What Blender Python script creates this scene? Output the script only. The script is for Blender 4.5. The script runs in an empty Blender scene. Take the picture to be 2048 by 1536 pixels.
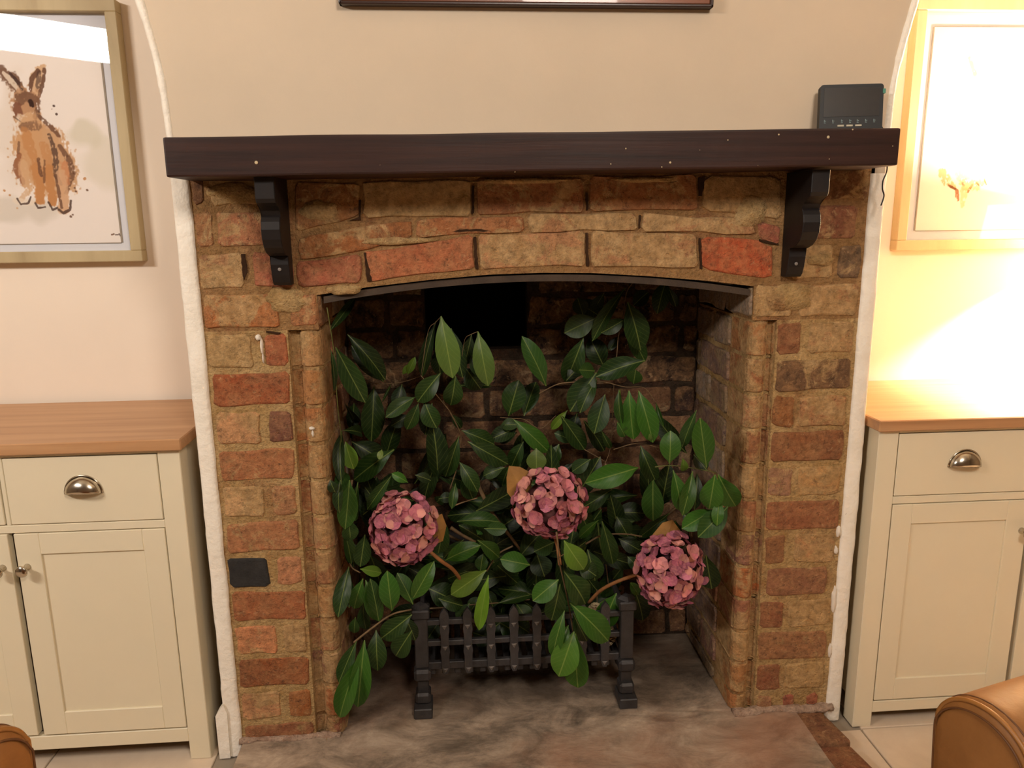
import bpy, bmesh, math, random
import numpy as np
from mathutils import Vector, Matrix, noise
random.seed(7)
D = bpy.data
COL = bpy.context.scene.collection
SC = bpy.context.scene
def lin(c, a=1.0):
    r = []
    for v in c:
        v /= 255.0
        r.append(v/12.92 if v <= 0.04045 else ((v+0.055)/1.055)**2.4)
    return (r[0], r[1], r[2], a)

# ---------------------------------------------------------------- camera
F_PX, PITCH, YAW, ROLL = 1538.0, 0.2093, 0.07467, -0.01073
CAM = Vector((-0.1677, -1.4701, 1.0978))
FWD = Vector((math.sin(YAW)*math.cos(PITCH), math.cos(YAW)*math.cos(PITCH), -math.sin(PITCH)))
RT0 = Vector((math.cos(YAW), -math.sin(YAW), 0))
UP0 = RT0.cross(FWD)
RT = RT0*math.cos(ROLL) + UP0*math.sin(ROLL)
UP = UP0*math.cos(ROLL) - RT0*math.sin(ROLL)
cam_data = D.cameras.new('camera')
cam_data.sensor_width = 36.0
cam_data.lens = F_PX*36.0/2048.0
cam_data.clip_start = 0.02
cam = D.objects.new('camera', cam_data)
COL.objects.link(cam)
M = Matrix((RT, UP, -FWD)).transposed().to_4x4()
M.translation = CAM
cam.matrix_world = M
SC.camera = cam
def at(px, py, Y=None, Z=None, X=None):
    """point of the room seen at a photo pixel, on the plane Y, Z or X = const"""
    d = FWD + RT*((px-1024)/F_PX) - UP*((py-768)/F_PX)
    if Y is not None: t = (Y-CAM.y)/d.y
    elif Z is not None: t = (Z-CAM.z)/d.z
    else: t = (X-CAM.x)/d.x
    return CAM + d*t

# ---------------------------------------------------------------- light
W = D.worlds.new('room_dim'); SC.world = W; W.use_nodes = True
W.node_tree.nodes['Background'].inputs[0].default_value = (1.0, 0.8, 0.6, 1)
W.node_tree.nodes['Background'].inputs[1].default_value = 0.01
def area(name, loc, target, sx, sy, power, col):
    l = D.lights.new(name, 'AREA'); l.shape = 'RECTANGLE'; l.size = sx; l.size_y = sy
    l.energy = power; l.color = col
    o = D.objects.new(name, l); COL.objects.link(o); o.location = loc
    o.rotation_euler = (Vector(target)-Vector(loc)).to_track_quat('-Z', 'Y').to_euler()
    return o
KEY = area('lounge_light', (-1.86, -1.4, 1.86), (-0.5, 0.2, 0.9), 0.6, 0.14, 25, (1.0, 0.91, 0.82))
CEIL = area('ceiling_light', (0.35, -2.0, 2.1), (0.1, 0.0, 0.7), 0.4, 0.4, 24, (1.0, 0.89, 0.78))
SC.view_settings.view_transform = 'Standard'
SC.view_settings.look = 'None'
SC.view_settings.exposure = 0.0
SC.view_settings.gamma = 1.0
SC.view_settings.use_curve_mapping = False

# ---------------------------------------------------------------- helpers
def tag(o, label=None, cat=None, group=None, kind=None):
    if label: o['label'] = label
    if cat: o['category'] = cat
    if group: o['group'] = group
    if kind: o['kind'] = kind
    return o
def empty(name, loc=(0, 0, 0)):
    o = D.objects.new(name, None); COL.objects.link(o); o.location = loc; o.empty_display_size = 0.05
    return o
def link(name, me, mat=None, parent=None, smooth=False, world=None):
    if mat is not None and not me.materials: me.materials.append(mat)
    if smooth:
        for p in me.polygons: p.use_smooth = True
    o = D.objects.new(name, me); COL.objects.link(o)
    base = Vector((0, 0, 0))
    if parent is not None:
        o.parent = parent
        q = parent
        while q is not None:
            base = base + q.location; q = q.parent
    if world is None:
        o.location = -base
    else:
        mw = world.copy(); mw.translation = mw.translation - base; o.matrix_local = mw
    return o
def from_bm(name, bm, mat, parent=None, smooth=False):
    bmesh.ops.recalc_face_normals(bm, faces=bm.faces)
    me = D.meshes.new(name); bm.to_mesh(me); bm.free()
    return link(name, me, mat, parent, smooth)
def bx(bm, x0, x1, y0, y1, z0, z1, bev=0.0, seg=1):
    vs = [bm.verts.new((x, y, z)) for x in (x0, x1) for y in (y0, y1) for z in (z0, z1)]
    idx = [(0, 1, 3, 2), (4, 6, 7, 5), (0, 4, 5, 1), (2, 3, 7, 6), (0, 2, 6, 4), (1, 5, 7, 3)]
    fs = [bm.faces.new([vs[i] for i in f]) for f in idx]
    if bev > 0:
        es = list({e for f in fs for e in f.edges})
        bmesh.ops.bevel(bm, geom=es, offset=bev, segments=seg, affect='EDGES', profile=0.5)
def box(name, x0, x1, y0, y1, z0, z1, mat, parent=None, bev=0.001, seg=1):
    bm = bmesh.new(); bx(bm, min(x0, x1), max(x0, x1), min(y0, y1), max(y0, y1), z0, z1, bev, seg)
    return from_bm(name, bm, mat, parent)
def prism(bm, pts, fn, d0, d1):
    """pts: 2-D outline; fn(u, v, d) -> xyz; extruded from d0 to d1"""
    a = [bm.verts.new(fn(u, v, d0)) for u, v in pts]
    b = [bm.verts.new(fn(u, v, d1)) for u, v in pts]
    n = len(pts)
    bm.faces.new(a); bm.faces.new(b[::-1])
    for i in range(n):
        bm.faces.new((a[i], b[i], b[(i+1) % n], a[(i+1) % n]))
def catmull(pts, n=6):
    P = [Vector(p) for p in pts]
    if len(P) < 3: return [P[0].lerp(P[-1], i/float(n)) for i in range(n+1)]
    P = [P[0]*2-P[1]] + P + [P[-1]*2-P[-2]]
    out = []
    for i in range(1, len(P)-2):
        for k in range(n):
            t = k/float(n)
            out.append(0.5*((2*P[i]) + (P[i+1]-P[i-1])*t + (2*P[i-1]-5*P[i]+4*P[i+1]-P[i+2])*t*t + (3*P[i]-P[i-1]-3*P[i+1]+P[i+2])*t**3))
    out.append(P[-2])
    return out
def tube(bm, pts, r0, r1=None, sides=6, closed=False, jit=0.0):
    if r1 is None: r1 = r0
    rings = []; n = len(pts); up = Vector((0.3, 0.2, 1)).normalized()
    for i, p in enumerate(pts):
        if closed: t = pts[(i+1) % n]-pts[i-1]
        else: t = pts[min(i+1, n-1)]-pts[max(i-1, 0)]
        if t.length < 1e-9: t = Vector((0, 0, 1))
        t.normalize()
        a = t.cross(up)
        if a.length < 1e-3: a = t.cross(Vector((1, 0, 0)))
        a.normalize(); b = t.cross(a)
        r = r0+(r1-r0)*i/max(n-1, 1)
        if jit: r *= 1+random.uniform(-jit, jit)
        rings.append([bm.verts.new(p+(a*math.cos(2*math.pi*k/sides)+b*math.sin(2*math.pi*k/sides))*r) for k in range(sides)])
    for i in range(n if closed else n-1):
        A, B = rings[i], rings[(i+1) % n]
        for k in range(sides):
            bm.faces.new((A[k], A[(k+1) % sides], B[(k+1) % sides], B[k]))
    if not closed:
        bm.faces.new(rings[0][::-1]); bm.faces.new(rings[-1])
def lathe(bm, prof, c, axis='Z', sides=16):
    rings = []
    for r, h in prof:
        ring = []
        for k in range(sides):
            a = 2*math.pi*k/sides
            if axis == 'Z': v = Vector((r*math.cos(a), r*math.sin(a), h))
            else: v = Vector((r*math.cos(a), -h, r*math.sin(a)))
            ring.append(bm.verts.new(Vector(c)+v))
        rings.append(ring)
    for i in range(len(rings)-1):
        for k in range(sides):
            bm.faces.new((rings[i][k], rings[i][(k+1) % sides], rings[i+1][(k+1) % sides], rings[i+1][k]))
    bm.faces.new(rings[0][::-1]); bm.faces.new(rings[-1])

# ---------------------------------------------------------------- materials
class NT:
    def __init__(s, name):
        s.m = D.materials.new(name); s.m.use_nodes = True
        s.t = s.m.node_tree; s.p = s.t.nodes['Principled BSDF']
    def n(s, typ, **kw):
        nd = s.t.nodes.new(typ)
        for k, v in kw.items(): setattr(nd, k, v)
        return nd
    def l(s, a, b): s.t.links.new(a, b)
    def noise(s, scale, detail=4, rough=0.6, coord='Object', stretch=None, dist=0.0):
        tc = s.n('ShaderNodeTexCoord'); out = tc.outputs[coord]
        if stretch:
            mp = s.n('ShaderNodeMapping'); mp.inputs['Scale'].default_value = stretch
            s.l(out, mp.inputs[0]); out = mp.outputs[0]
        nz = s.n('ShaderNodeTexNoise'); nz.inputs['Scale'].default_value = scale
        nz.inputs['Detail'].default_value = detail; nz.inputs['Roughness'].default_value = rough
        nz.inputs['Distortion'].default_value = dist
        s.l(out, nz.inputs['Vector']); return nz.outputs['Fac']
    def ramp(s, fac, stops):
        r = s.n('ShaderNodeValToRGB'); e = r.color_ramp.elements
        while len(e) < len(stops): e.new(0.5)
        for i, (p, c) in enumerate(stops): e[i].position = p; e[i].color = c
        s.l(fac, r.inputs[0]); return r.outputs[0]
    def mix(s, fac, a, b, mode='MIX'):
        m = s.n('ShaderNodeMix', data_type='RGBA', blend_type=mode)
        for k, v in ((0, fac), (6, a), (7, b)):
            if isinstance(v, (int, float, tuple)): m.inputs[k].default_value = v
            else: s.l(v, m.inputs[k])
        return m.outputs[2]
    def math(s, op, a, b=0.0):
        m = s.n('ShaderNodeMath', operation=op)
        for k, v in ((0, a), (1, b)):
            if isinstance(v, (int, float)): m.inputs[k].default_value = v
            else: s.l(v, m.inputs[k])
        return m.outputs[0]
    def bump(s, h, strength=0.3, dist=0.003):
        b = s.n('ShaderNodeBump'); b.inputs['Strength'].default_value = strength
        b.inputs['Distance'].default_value = dist
        s.l(h, b.inputs['Height']); s.l(b.outputs[0], s.p.inputs['Normal'])
    def base(s, c): 
        if isinstance(c, tuple): s.p.inputs['Base Color'].default_value = c
        else: s.l(c, s.p.inputs['Base Color'])
        return s
    def set(s, rough=0.6, metal=0.0, spec=0.5, coat=0.0):
        s.p.inputs['Roughness'].default_value = rough; s.p.inputs['Metallic'].default_value = metal
        s.p.inputs['Specular IOR Level'].default_value = spec; s.p.inputs['Coat Weight'].default_value = coat
        return s
def gr(v): return (v, v, v, 1)
def plain(name, c, rough=0.5, metal=0.0, var=0.06, scale=12, bump=0.1, spec=0.5, coat=0.0):
    m = NT(name); nz = m.noise(scale)
    c1 = tuple(v*(1-var) for v in c[:3])+(1,); c2 = tuple(min(1, v*(1+var)) for v in c[:3])+(1,)
    m.base(m.ramp(nz, [(0.3, c1), (0.7, c2)])).set(rough, metal, spec, coat)
    if bump: m.bump(m.noise(scale*6), bump, 0.002)
    return m.m

M_PLASTER = plain('plaster_paint', lin((209, 191, 168)), 0.85, var=0.03, scale=5, bump=0.25, spec=0.2)
M_ALCOVE = plain('alcove_paint', lin((242, 228, 211)), 0.85, var=0.02, scale=4, bump=0.12, spec=0.2)
M_CEIL = plain('ceiling_paint', lin((200, 190, 172)), 0.9, spec=0.1)
M_FARWALL = plain('far_wall_paint', lin((150, 136, 118)), 0.9, spec=0.1)
m = NT('edge_paint'); nz = m.noise(18); fl = m.noise(60, 6, 0.7)
m.base(m.mix(m.ramp(fl, [(0.70, gr(0)), (0.74, gr(1))]), m.ramp(nz, [(0.3, lin((238, 228, 212))), (0.7, lin((250, 243, 230)))]), lin((150, 120, 85)))).set(0.6, spec=0.3)
m.bump(m.noise(70, 3), 0.7, 0.004); M_EDGE = m.m

def brick_mat(name, soot_shade):
    m = NT(name)
    oi = m.n('ShaderNodeObjectInfo')
    geo = m.n('ShaderNodeNewGeometry')
    def gn(scale, det=5, rough=0.65, dist=0.3):
        nz = m.n('ShaderNodeTexNoise'); nz.inputs['Scale'].default_value = scale; nz.inputs['Detail'].default_value = det
        nz.inputs['Roughness'].default_value = rough; nz.inputs['Distortion'].default_value = dist
        m.l(geo.outputs['Position'], nz.inputs['Vector']); return nz.outputs['Fac']
    body = m.mix(m.ramp(gn(24, 7, 0.75), [(0.38, gr(0)), (0.62, gr(1))]), oi.outputs['Color'], m.mix(0.5, oi.outputs['Color'], lin((178, 134, 92))))
    body = m.mix(m.ramp(gn(95, 5, 0.7), [(0.57, gr(0)), (0.70, gr(0.7))]), body, lin((74, 52, 40)))
    body = m.mix(m.ramp(gn(60, 5, 0.7, 1.0), [(0.60, gr(0)), (0.68, gr(0.55))]), body, lin((196, 158, 116)))
    dark = m.ramp(gn(9, 5), [(0.52, gr(0)), (0.7, gr(0.6))])
    body = m.mix(dark, body, m.mix(0.6, body, lin((92, 56, 44))))
    # smeared mortar: object alpha sets how much of the face it covers
    sm = gn(15, 7, 0.72, 0.6)
    thr = m.math('SUBTRACT', 1.0, m.math('MULTIPLY', oi.outputs['Alpha'], 0.7))
    fac = m.math('MULTIPLY', m.math('SUBTRACT', sm, m.math('SUBTRACT', thr, 0.28)), 14.0)
    cl = m.n('ShaderNodeClamp'); m.l(fac, cl.inputs[0])
    mort = m.ramp(gn(40, 4), [(0.3, lin((160, 126, 80))), (0.7, lin((200, 166, 118)))])
    if soot_shade: mort = m.mix(0.55, mort, lin((112, 100, 86)))
    c = m.mix(m.math('MULTIPLY', cl.outputs[0], 0.8), body, mort)
    c = m.mix(1.0, c, m.ramp(gn(75, 9, 0.82), [(0.33, gr(0.52)), (0.5, gr(0.98)), (0.68, gr(1.35))]), 'MULTIPLY')
    m.base(c).set(0.86, spec=0.25)
    pit = m.ramp(gn(85, 3, 0.6), [(0.30, gr(0)), (0.40, gr(1))])
    h = m.math('ADD', m.math('ADD', m.math('MULTIPLY', gn(38, 7, 0.75), 0.9), m.math('MULTIPLY', gn(190, 4, 0.7), 0.5)), m.math('MULTIPLY', pit, 0.25))
    m.bump(h, 1.0, 0.006)
    return m.m
M_BRICK = brick_mat('brick_face', False)
M_SOOT_SHADE = brick_mat('sooty_shaded_brick_face', True)
def mortar_mat(name, a, b, pit):
    m = NT(name); big = m.noise(13, 6, 0.7)
    c = m.ramp(big, [(0.32, a), (0.68, b)])
    c = m.mix(m.ramp(m.noise(55, 5, 0.7), [(0.60, gr(0)), (0.72, gr(0.7))]), c, pit)
    c = m.mix(m.ramp(m.noise(8, 6, 0.75), [(0.50, gr(0)), (0.64, gr(0.6 if pit[0] > 0.1 else 0.3))]), c, m.mix(0.5, pit, lin((150, 92, 62))))
    c = m.mix(1.0, c, m.ramp(m.noise(75, 9, 0.82), [(0.33, gr(0.55)), (0.5, gr(1.0)), (0.68, gr(1.3))]), 'MULTIPLY')
    m.base(c).set(0.92, spec=0.15)
    m.bump(m.math('ADD', m.noise(30, 8, 0.8), m.noise(150, 3)), 1.0, 0.008); return m.m
M_MORTAR = mortar_mat('lime_mortar', lin((176, 140, 88)), lin((206, 172, 122)), lin((140, 98, 62)))
M_LINTMORT = mortar_mat('lintel_mortar', lin((150, 112, 70)), lin((182, 142, 96)), lin((120, 80, 54)))
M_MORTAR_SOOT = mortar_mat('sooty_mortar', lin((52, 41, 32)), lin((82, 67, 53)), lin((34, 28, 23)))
M_PINKMORT = mortar_mat('pink_mortar', lin((180, 150, 128)), lin((202, 174, 152)), lin((150, 122, 102)))
M_DARKBRICK = plain('blue_black_brick', lin((46, 44, 43)), 0.75, var=0.3, scale=40, bump=0.8, spec=0.3)
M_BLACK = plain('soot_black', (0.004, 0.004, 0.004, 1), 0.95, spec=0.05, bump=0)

m = NT('hearth_stone'); g = m.noise(10, 10, 0.74, stretch=(0.75, 1.2, 1), dist=0.5)
c = m.ramp(g, [(0.32, lin((88, 76, 64))), (0.43, lin((128, 112, 96))), (0.54, lin((164, 144, 124))), (0.70, lin((196, 176, 154)))])
c = m.mix(m.ramp(m.noise(3.1, 5), [(0.5, gr(0)), (0.68, gr(0.6))]), c, lin((156, 110, 84)))
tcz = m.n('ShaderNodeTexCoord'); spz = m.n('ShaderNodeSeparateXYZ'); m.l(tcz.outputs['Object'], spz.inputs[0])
# part sooty stain, mostly firebox shade painted into the stone around the basket
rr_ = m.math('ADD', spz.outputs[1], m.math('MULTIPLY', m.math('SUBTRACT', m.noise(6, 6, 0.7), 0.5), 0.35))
soot_shade = m.ramp(rr_, [(0.0, gr(0.0)), (0.10, gr(0.72)), (0.30, gr(0.85))])
c = m.mix(soot_shade, c, m.mix(0.75, c, lin((44, 36, 30))))
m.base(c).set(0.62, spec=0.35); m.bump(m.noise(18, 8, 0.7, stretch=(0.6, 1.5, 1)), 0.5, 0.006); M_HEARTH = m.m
m = NT('floor_tile_ceramic'); g = m.noise(3.5, 7, 0.65, dist=0.6)
m.base(m.ramp(g, [(0.3, lin((202, 180, 156))), (0.7, lin((228, 208, 184)))])).set(0.45, spec=0.4); m.bump(m.noise(14), 0.15, 0.003); M_TILE = m.m
M_GROUT = plain('grout', lin((150, 136, 118)), 0.9)

def wood(name, a, b, c3, scale=5, rough=0.45, stretch=(0.35, 9, 9), bump=0.15, coat=0.0, spec=0.4):
    m = NT(name); g = m.noise(scale, 7, 0.62, stretch=stretch, dist=0.5)
    col = m.ramp(g, [(0.28, a), (0.5, b), (0.74, c3)])
    m.base(col).set(rough, spec=spec, coat=coat); m.bump(m.noise(scale*3, 6, 0.6, stretch=stretch), bump, 0.002); return m.m
M_MANTEL = wood('dark_mantel_wood', lin((30, 18, 15)), lin((48, 27, 21)), lin((62, 36, 27)), 6, 0.5, spec=0.3)
M_BRACKET = plain('black_bracket_paint', lin((26, 20, 19)), 0.5, var=0.15, scale=20, spec=0.35)
M_OAK = wood('oak_worktop', lin((168, 122, 82)), lin((186, 140, 99)), lin((200, 156, 114)), 4, 0.38, (0.4, 7, 7), 0.08)
M_OAKEDGE = wood('oak_worktop_edge', lin((158, 108, 62)), lin((176, 124, 76)), lin((186, 134, 86)), 4, 0.4, (0.4, 7, 7), 0.08)
M_CREAM = plain('cream_cabinet_paint', lin((228, 216, 188)), 0.42, var=0.02, scale=5, bump=0.04, spec=0.4)
M_GAP = plain('cabinet_inside', lin((84, 66, 44)), 0.8)
M_CHROME = plain('brushed_nickel', lin((196, 186, 170)), 0.2, 1.0, bump=0)
M_FRAME = wood('pale_frame_wood', lin((170, 150, 112)), lin((184, 165, 126)), lin((196, 178, 138)), 4, 0.55, (3, 3, 0.6), 0.06)
M_MAT = plain('mount_card', lin((222, 222, 228)), 0.9, var=0.01, bump=0, spec=0.1)
M_BEVEL = plain('mount_bevel', lin((158, 146, 132)), 0.9, bump=0, spec=0.1)
M_BROWNFRAME = wood('brown_frame_wood', lin((96, 50, 26)), lin((128, 70, 36)), lin((146, 86, 46)), 6, 0.3, coat=0.3)
M_DARKFRAME = plain('dark_frame_edge', lin((48, 26, 20)), 0.35)
M_IRON = plain('black_cast_iron', lin((64, 61, 61)), 0.5, 0.3, var=0.25, scale=30, bump=0.35)
M_IRONWORN = plain('worn_iron', lin((136, 128, 122)), 0.4, 0.3, var=0.1, scale=40)
M_ARCHBAR = plain('rusty_iron_bar', lin((64, 49, 36)), 0.8, 0.1, var=0.3, scale=25, bump=0.6)
M_PLASTIC = plain('black_plastic', lin((12, 14, 17)), 0.5, bump=0)
M_SCREEN = plain('display_glass', lin((44, 41, 40)), 0.3, bump=0)
M_ICON = plain('pale_print', lin((120, 140, 140)), 0.5, bump=0)
M_DASH = plain('silver_buttons', lin((180, 172, 150)), 0.5, bump=0)
M_TEAL = plain('teal_sticker', lin((60, 130, 112)), 0.5, bump=0)
M_CABLE = plain('black_cable', lin((34, 26, 22)), 0.5, bump=0)
M_FLECK = plain('paint_fleck', lin((196, 176, 140)), 0.7, bump=0)
m = NT('tan_leather'); g = m.noise(9, 6)
m.base(m.ramp(g, [(0.25, lin((120, 76, 34))), (0.75, lin((150, 102, 54)))])).set(0.52, spec=0.35)
m.bump(m.noise(160, 4, 0.6), 0.18, 0.002); M_LEATHER = m.m
M_WELT = plain('leather_welt', lin((150, 100, 46)), 0.42)
M_WELTDARK = plain('leather_seam', lin((92, 54, 20)), 0.6)
M_GLASS = None
m = NT('picture_glass'); m.t.nodes.remove(m.p)
tb = m.n('ShaderNodeBsdfTransparent'); gb = m.n('ShaderNodeBsdfGlossy'); gb.inputs['Roughness'].default_value = 0.015
lw = m.n('ShaderNodeLayerWeight'); lw.inputs[0].default_value = 0.5
frv = m.math('ADD', 0.035, m.math('MULTIPLY', 0.9, m.math('POWER', lw.outputs['Facing'], 5.0))); mx = m.n('ShaderNodeMixShader')
m.l(frv, mx.inputs[0]); m.l(tb.outputs[0], mx.inputs[1]); m.l(gb.outputs[0], mx.inputs[2])
m.l(mx.outputs[0], m.t.nodes['Material Output'].inputs[0]); M_GLASS = m.m
M_TWIG = plain('twig_bark', lin((112, 88, 58)), 0.7, var=0.3, scale=60, bump=0.4)
M_TWIGGREEN = plain('green_twig', lin((96, 98, 44)), 0.6, var=0.25, scale=50)
M_STALK = plain('hydrangea_stalk', lin((150, 98, 54)), 0.7, var=0.2, scale=50)
# leaf: colour per object, paler midrib and side veins from the leaf's own coordinates
m = NT('laurel_leaf'); oi = m.n('ShaderNodeObjectInfo'); tc = m.n('ShaderNodeTexCoord')
sp = m.n('ShaderNodeSeparateXYZ'); m.l(tc.outputs['Object'], sp.inputs[0])
ay = m.math('ABSOLUTE', sp.outputs[1])
rib = m.math('LESS_THAN', ay, 0.022)
vf = m.math('FRACT', m.math('SUBTRACT', m.math('MULTIPLY', sp.outputs[0], 9.0), m.math('MULTIPLY', ay, 5.0)))
vein = m.math('MULTIPLY', m.math('LESS_THAN', vf, 0.10), 0.16)
nz = m.noise(5, 4)
body = m.mix(m.ramp(nz, [(0.35, gr(0)), (0.7, gr(0.5))]), oi.outputs['Color'], m.mix(0.3, oi.outputs['Color'], lin((70, 96, 40))))
ribc = m.mix(0.6, oi.outputs['Color'], lin((150, 164, 84)))
c = m.mix(vein, body, ribc); c = m.mix(m.math('MULTIPLY', rib, 0.55), c, ribc)
m.base(c).set(0.4, spec=0.22); m.p.inputs['Subsurface Weight'].default_value = 0.0
m.bump(m.math('SUBTRACT', 1.0, m.math('ADD', rib, vein)), 0.15, 0.001); M_LEAF = m.m
m = NT('hydrangea_petal'); oi = m.n('ShaderNodeObjectInfo'); tc = m.n('ShaderNodeTexCoord')
sp = m.n('ShaderNodeSeparateXYZ'); m.l(tc.outputs['Object'], sp.inputs[0])
e = m.ramp(m.math('ABSOLUTE', sp.outputs[1]), [(0.25, gr(0)), (0.5, gr(0.35))])
c = m.mix(e, oi.outputs['Color'], lin((140, 66, 98)))
c = m.mix(m.ramp(m.noise(4, 4), [(0.4, gr(0)), (0.75, gr(0.45))]), c, lin((220, 150, 140)))
m.base(c).set(0.7, spec=0.2); M_PETAL = m.m
M_DRYLEAF = plain('dry_leaf', lin((150, 106, 50)), 0.7, var=0.2, scale=30, bump=0.3)
M_CONE = plain('pine_cone_wood', lin((110, 84, 58)), 0.8, var=0.25, scale=60)
M_CONETIP = plain('pine_cone_tip', lin((176, 156, 120)), 0.8, var=0.1, scale=60)
m = NT('fabric_lamp_shade'); m.base(lin((240, 220, 180))).set(0.9, spec=0.1); m.p.inputs['Transmission Weight'].default_value = 0.0
tr = m.n('ShaderNodeBsdfTranslucent'); tr.inputs[0].default_value = lin((250, 226, 180)); mx = m.n('ShaderNodeMixShader'); mx.inputs[0].default_value = 0.5
m.l(m.p.outputs[0], mx.inputs[1]); m.l(tr.outputs[0], mx.inputs[2]); m.l(mx.outputs[0], m.t.nodes['Material Output'].inputs[0]); M_SHADE = m.m
m = NT('print_colours'); at_ = m.n('ShaderNodeAttribute'); at_.attribute_name = 'ink'
m.base(at_.outputs['Color']).set(0.85, spec=0.1); M_PRINT = m.m

# ---------------------------------------------------------------- room shell
def struct(o): o['kind'] = 'structure'; return o
ZH = 0.035          # hearth level
YB = 0.345          # back of the alcoves
XR = 2.6; YF = -3.4; ZC = 2.4
fl = struct(box('floor', -XR, XR, YF, YB+0.1, -0.08, -0.004, M_GROUT, bev=0))
for i in range(-8, 8):
    for j in range(-10, 2):
        x0 = 0.004+0.347*i; x1 = x0+0.347; y0 = -0.04+0.347*j; y1 = y0+0.347
        x0 = max(x0, -XR); x1 = min(x1, XR); y1 = min(y1, YB)
        if x1-x0 < 0.02 or y0 < YF: continue
        if x0 > -0.7 and x1 < 0.7 and y0 > -0.3: continue
        if y1 < -1.5: continue
        dz = random.uniform(-0.0006, 0.0006)
        box('tile', x0+0.002, x1-0.002, y0+0.002, y1-0.002, -0.006, dz, M_TILE, fl, bev=0.0015)
struct(box('ceiling', -XR, XR, YF, YB+0.1, ZC, ZC+0.08, M_CEIL, bev=0))
bm = bmesh.new()
bx(bm, -XR, -0.66, YB, YB+0.1, 0, ZC); bx(bm, 0.66, XR, YB, YB+0.1, 0, ZC)
struct(from_bm('wall_back', bm, M_ALCOVE))
struct(box('wall_left', -XR-0.08, -XR, YF, YB+0.1, 0, ZC, M_FARWALL, bev=0))
struct(box('wall_right', XR, XR+0.08, YF, YB+0.1, 0, ZC, M_FARWALL, bev=0))
struct(box('wall_rear', -XR, XR, YF-0.08, YF, 0, ZC, M_FARWALL, bev=0))
# plastered breast wall: the arches of both alcoves cut out of one wall
def arch(sx, rev):
    pts = []
    for k in range(0, 41):
        a = math.pi*k/40
        pts.append((sx*(1.165-0.5*math.cos(a)), 1.25+0.66*math.sin(a)))
    return pts[::-1] if rev else pts
outline = [(-XR, 0), (-1.665, 0)] + arch(-1, True) + [(-0.665, 0), (-0.638, 0), (-0.638, 1.2), (0.638, 1.2), (0.638, 0), (0.665, 0)] + arch(1, False) + [(1.665, 0), (XR, 0), (XR, ZC), (-XR, ZC)]
bm = bmesh.new(); prism(bm, outline, lambda u, v, d: (u, d, v), 0.0, YB)
struct(from_bm('wall_chimney', bm, M_PLASTER))
# rounded, lumpy plaster edges
for i, s in enumerate((-1, 1)):
    bm = bmesh.new(); rows = []
    for q in range(91):
        z = 1.179*q/90; row = []
        for k in range(9):
            a = math.pi*k/8; cx_ = -math.cos(a); ex = math.copysign(abs(cx_)**0.6, cx_) if abs(cx_) > 1e-6 else 0; ey = math.sin(a)**0.6
            nz_ = noise.noise(Vector((k*0.35, z*14, i*9.0)))*0.0018+noise.noise(Vector((k*0.6, z*55, i*9.0+4)))*0.0011
            row.append(bm.verts.new((s*(0.652+0.0165*ex)+nz_, 0.004-0.0105*ey-abs(nz_)*(ey > 0), z)))
        rows.append(row)
    for q in range(90):
        for k in range(8): bm.faces.new((rows[q][k], rows[q][k+1], rows[q+1][k+1], rows[q+1][k]))
    struct(from_bm('trim_%d' % (i+1), bm, M_EDGE, smooth=True))
    bm = bmesh.new(); pts = []
    for k in range(0, 22):
        a = math.pi*k/40
        pts.append(Vector((s*(1.165-0.5*math.cos(a)-0.003), 0.003, 1.25+0.66*math.sin(a))))
    pts = [Vector((s*0.662, 0.003, 1.2))]+pts
    pts = [p+Vector((random.uniform(-1, 1)*0.0012, 0, 0)) for p in pts]
    tube(bm, catmull(pts, 3), 0.0075, 0.0075, 8, jit=0.1)
    struct(from_bm('trim_%d' % (i+3), bm, M_EDGE, smooth=True))
# cut end of a skirting board at the foot of the left edge
bm = bmesh.new()
prism(bm, [(-0.682, 0.0), (-0.66, 0.0), (-0.658, 0.105), (-0.664, 0.125), (-0.682, 0.1)], lambda u, v, d: (u, d, v), -0.012, 0.02)
struct(from_bm('baseboard_left', bm, M_EDGE))

# ---------------------------------------------------------------- hearth
hearth = empty('hearth', (0.0, 0.05, ZH)); tag(hearth, 'worn grey-brown stone hearth slab with a brick edging at its right corner', 'hearth')
nx, ny = 90, 50
vs = []; fs = []
for j in range(ny+1):
    for i in range(nx+1):
        u = i/nx; v = j/ny
        y = -0.30+0.65*v
        xl = -0.632; xr = 0.425 if y > 0.0 else 0.56
        x = xl+(xr-xl)*u
        if y > 0.0: x = max(x, -0.43)
        h = 0.004*(noise.noise(Vector((x*9, y*16, 0.3)))+0.5*noise.noise(Vector((x*24, y*40, 2))))
        ed = min(1, (y+0.30)/0.02)
        vs.append((x, y, ZH-0.001+h*0.7-(1-ed)*0.01))
for j in range(ny):
    for i in range(nx):
        a = j*(nx+1)+i; fs.append((a, a+1, a+nx+2, a+nx+1))
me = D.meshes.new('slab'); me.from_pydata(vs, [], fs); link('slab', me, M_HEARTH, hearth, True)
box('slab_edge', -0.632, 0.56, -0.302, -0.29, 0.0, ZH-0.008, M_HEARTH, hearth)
M_EDGEBRICK = M_BRICK
for k, (xa, xb, ya, yb) in enumerate([(0.556, 0.63, -0.118, -0.014), (0.563, 0.638, -0.225, -0.124), (0.568, 0.644, -0.30, -0.231)]):
    bm = bmesh.new(); sk = 0.035
    pts = [(xa-0.02, yb), (xb-0.012, yb-0.004), (xb+0.004, ya), (xa, ya)]
    prism(bm, pts, lambda u, v, d: (u, v, d), 0.0, ZH-0.002-k*0.002)
    bmesh.ops.bevel(bm, geom=list(bm.edges), offset=0.006, segments=2, affect='EDGES', profile=0.5)
    o = from_bm('brick', bm, M_EDGEBRICK, hearth, True); o.color = lin([(120, 78, 56), (128, 80, 56), (112, 72, 52)][k], 0.1)
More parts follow.
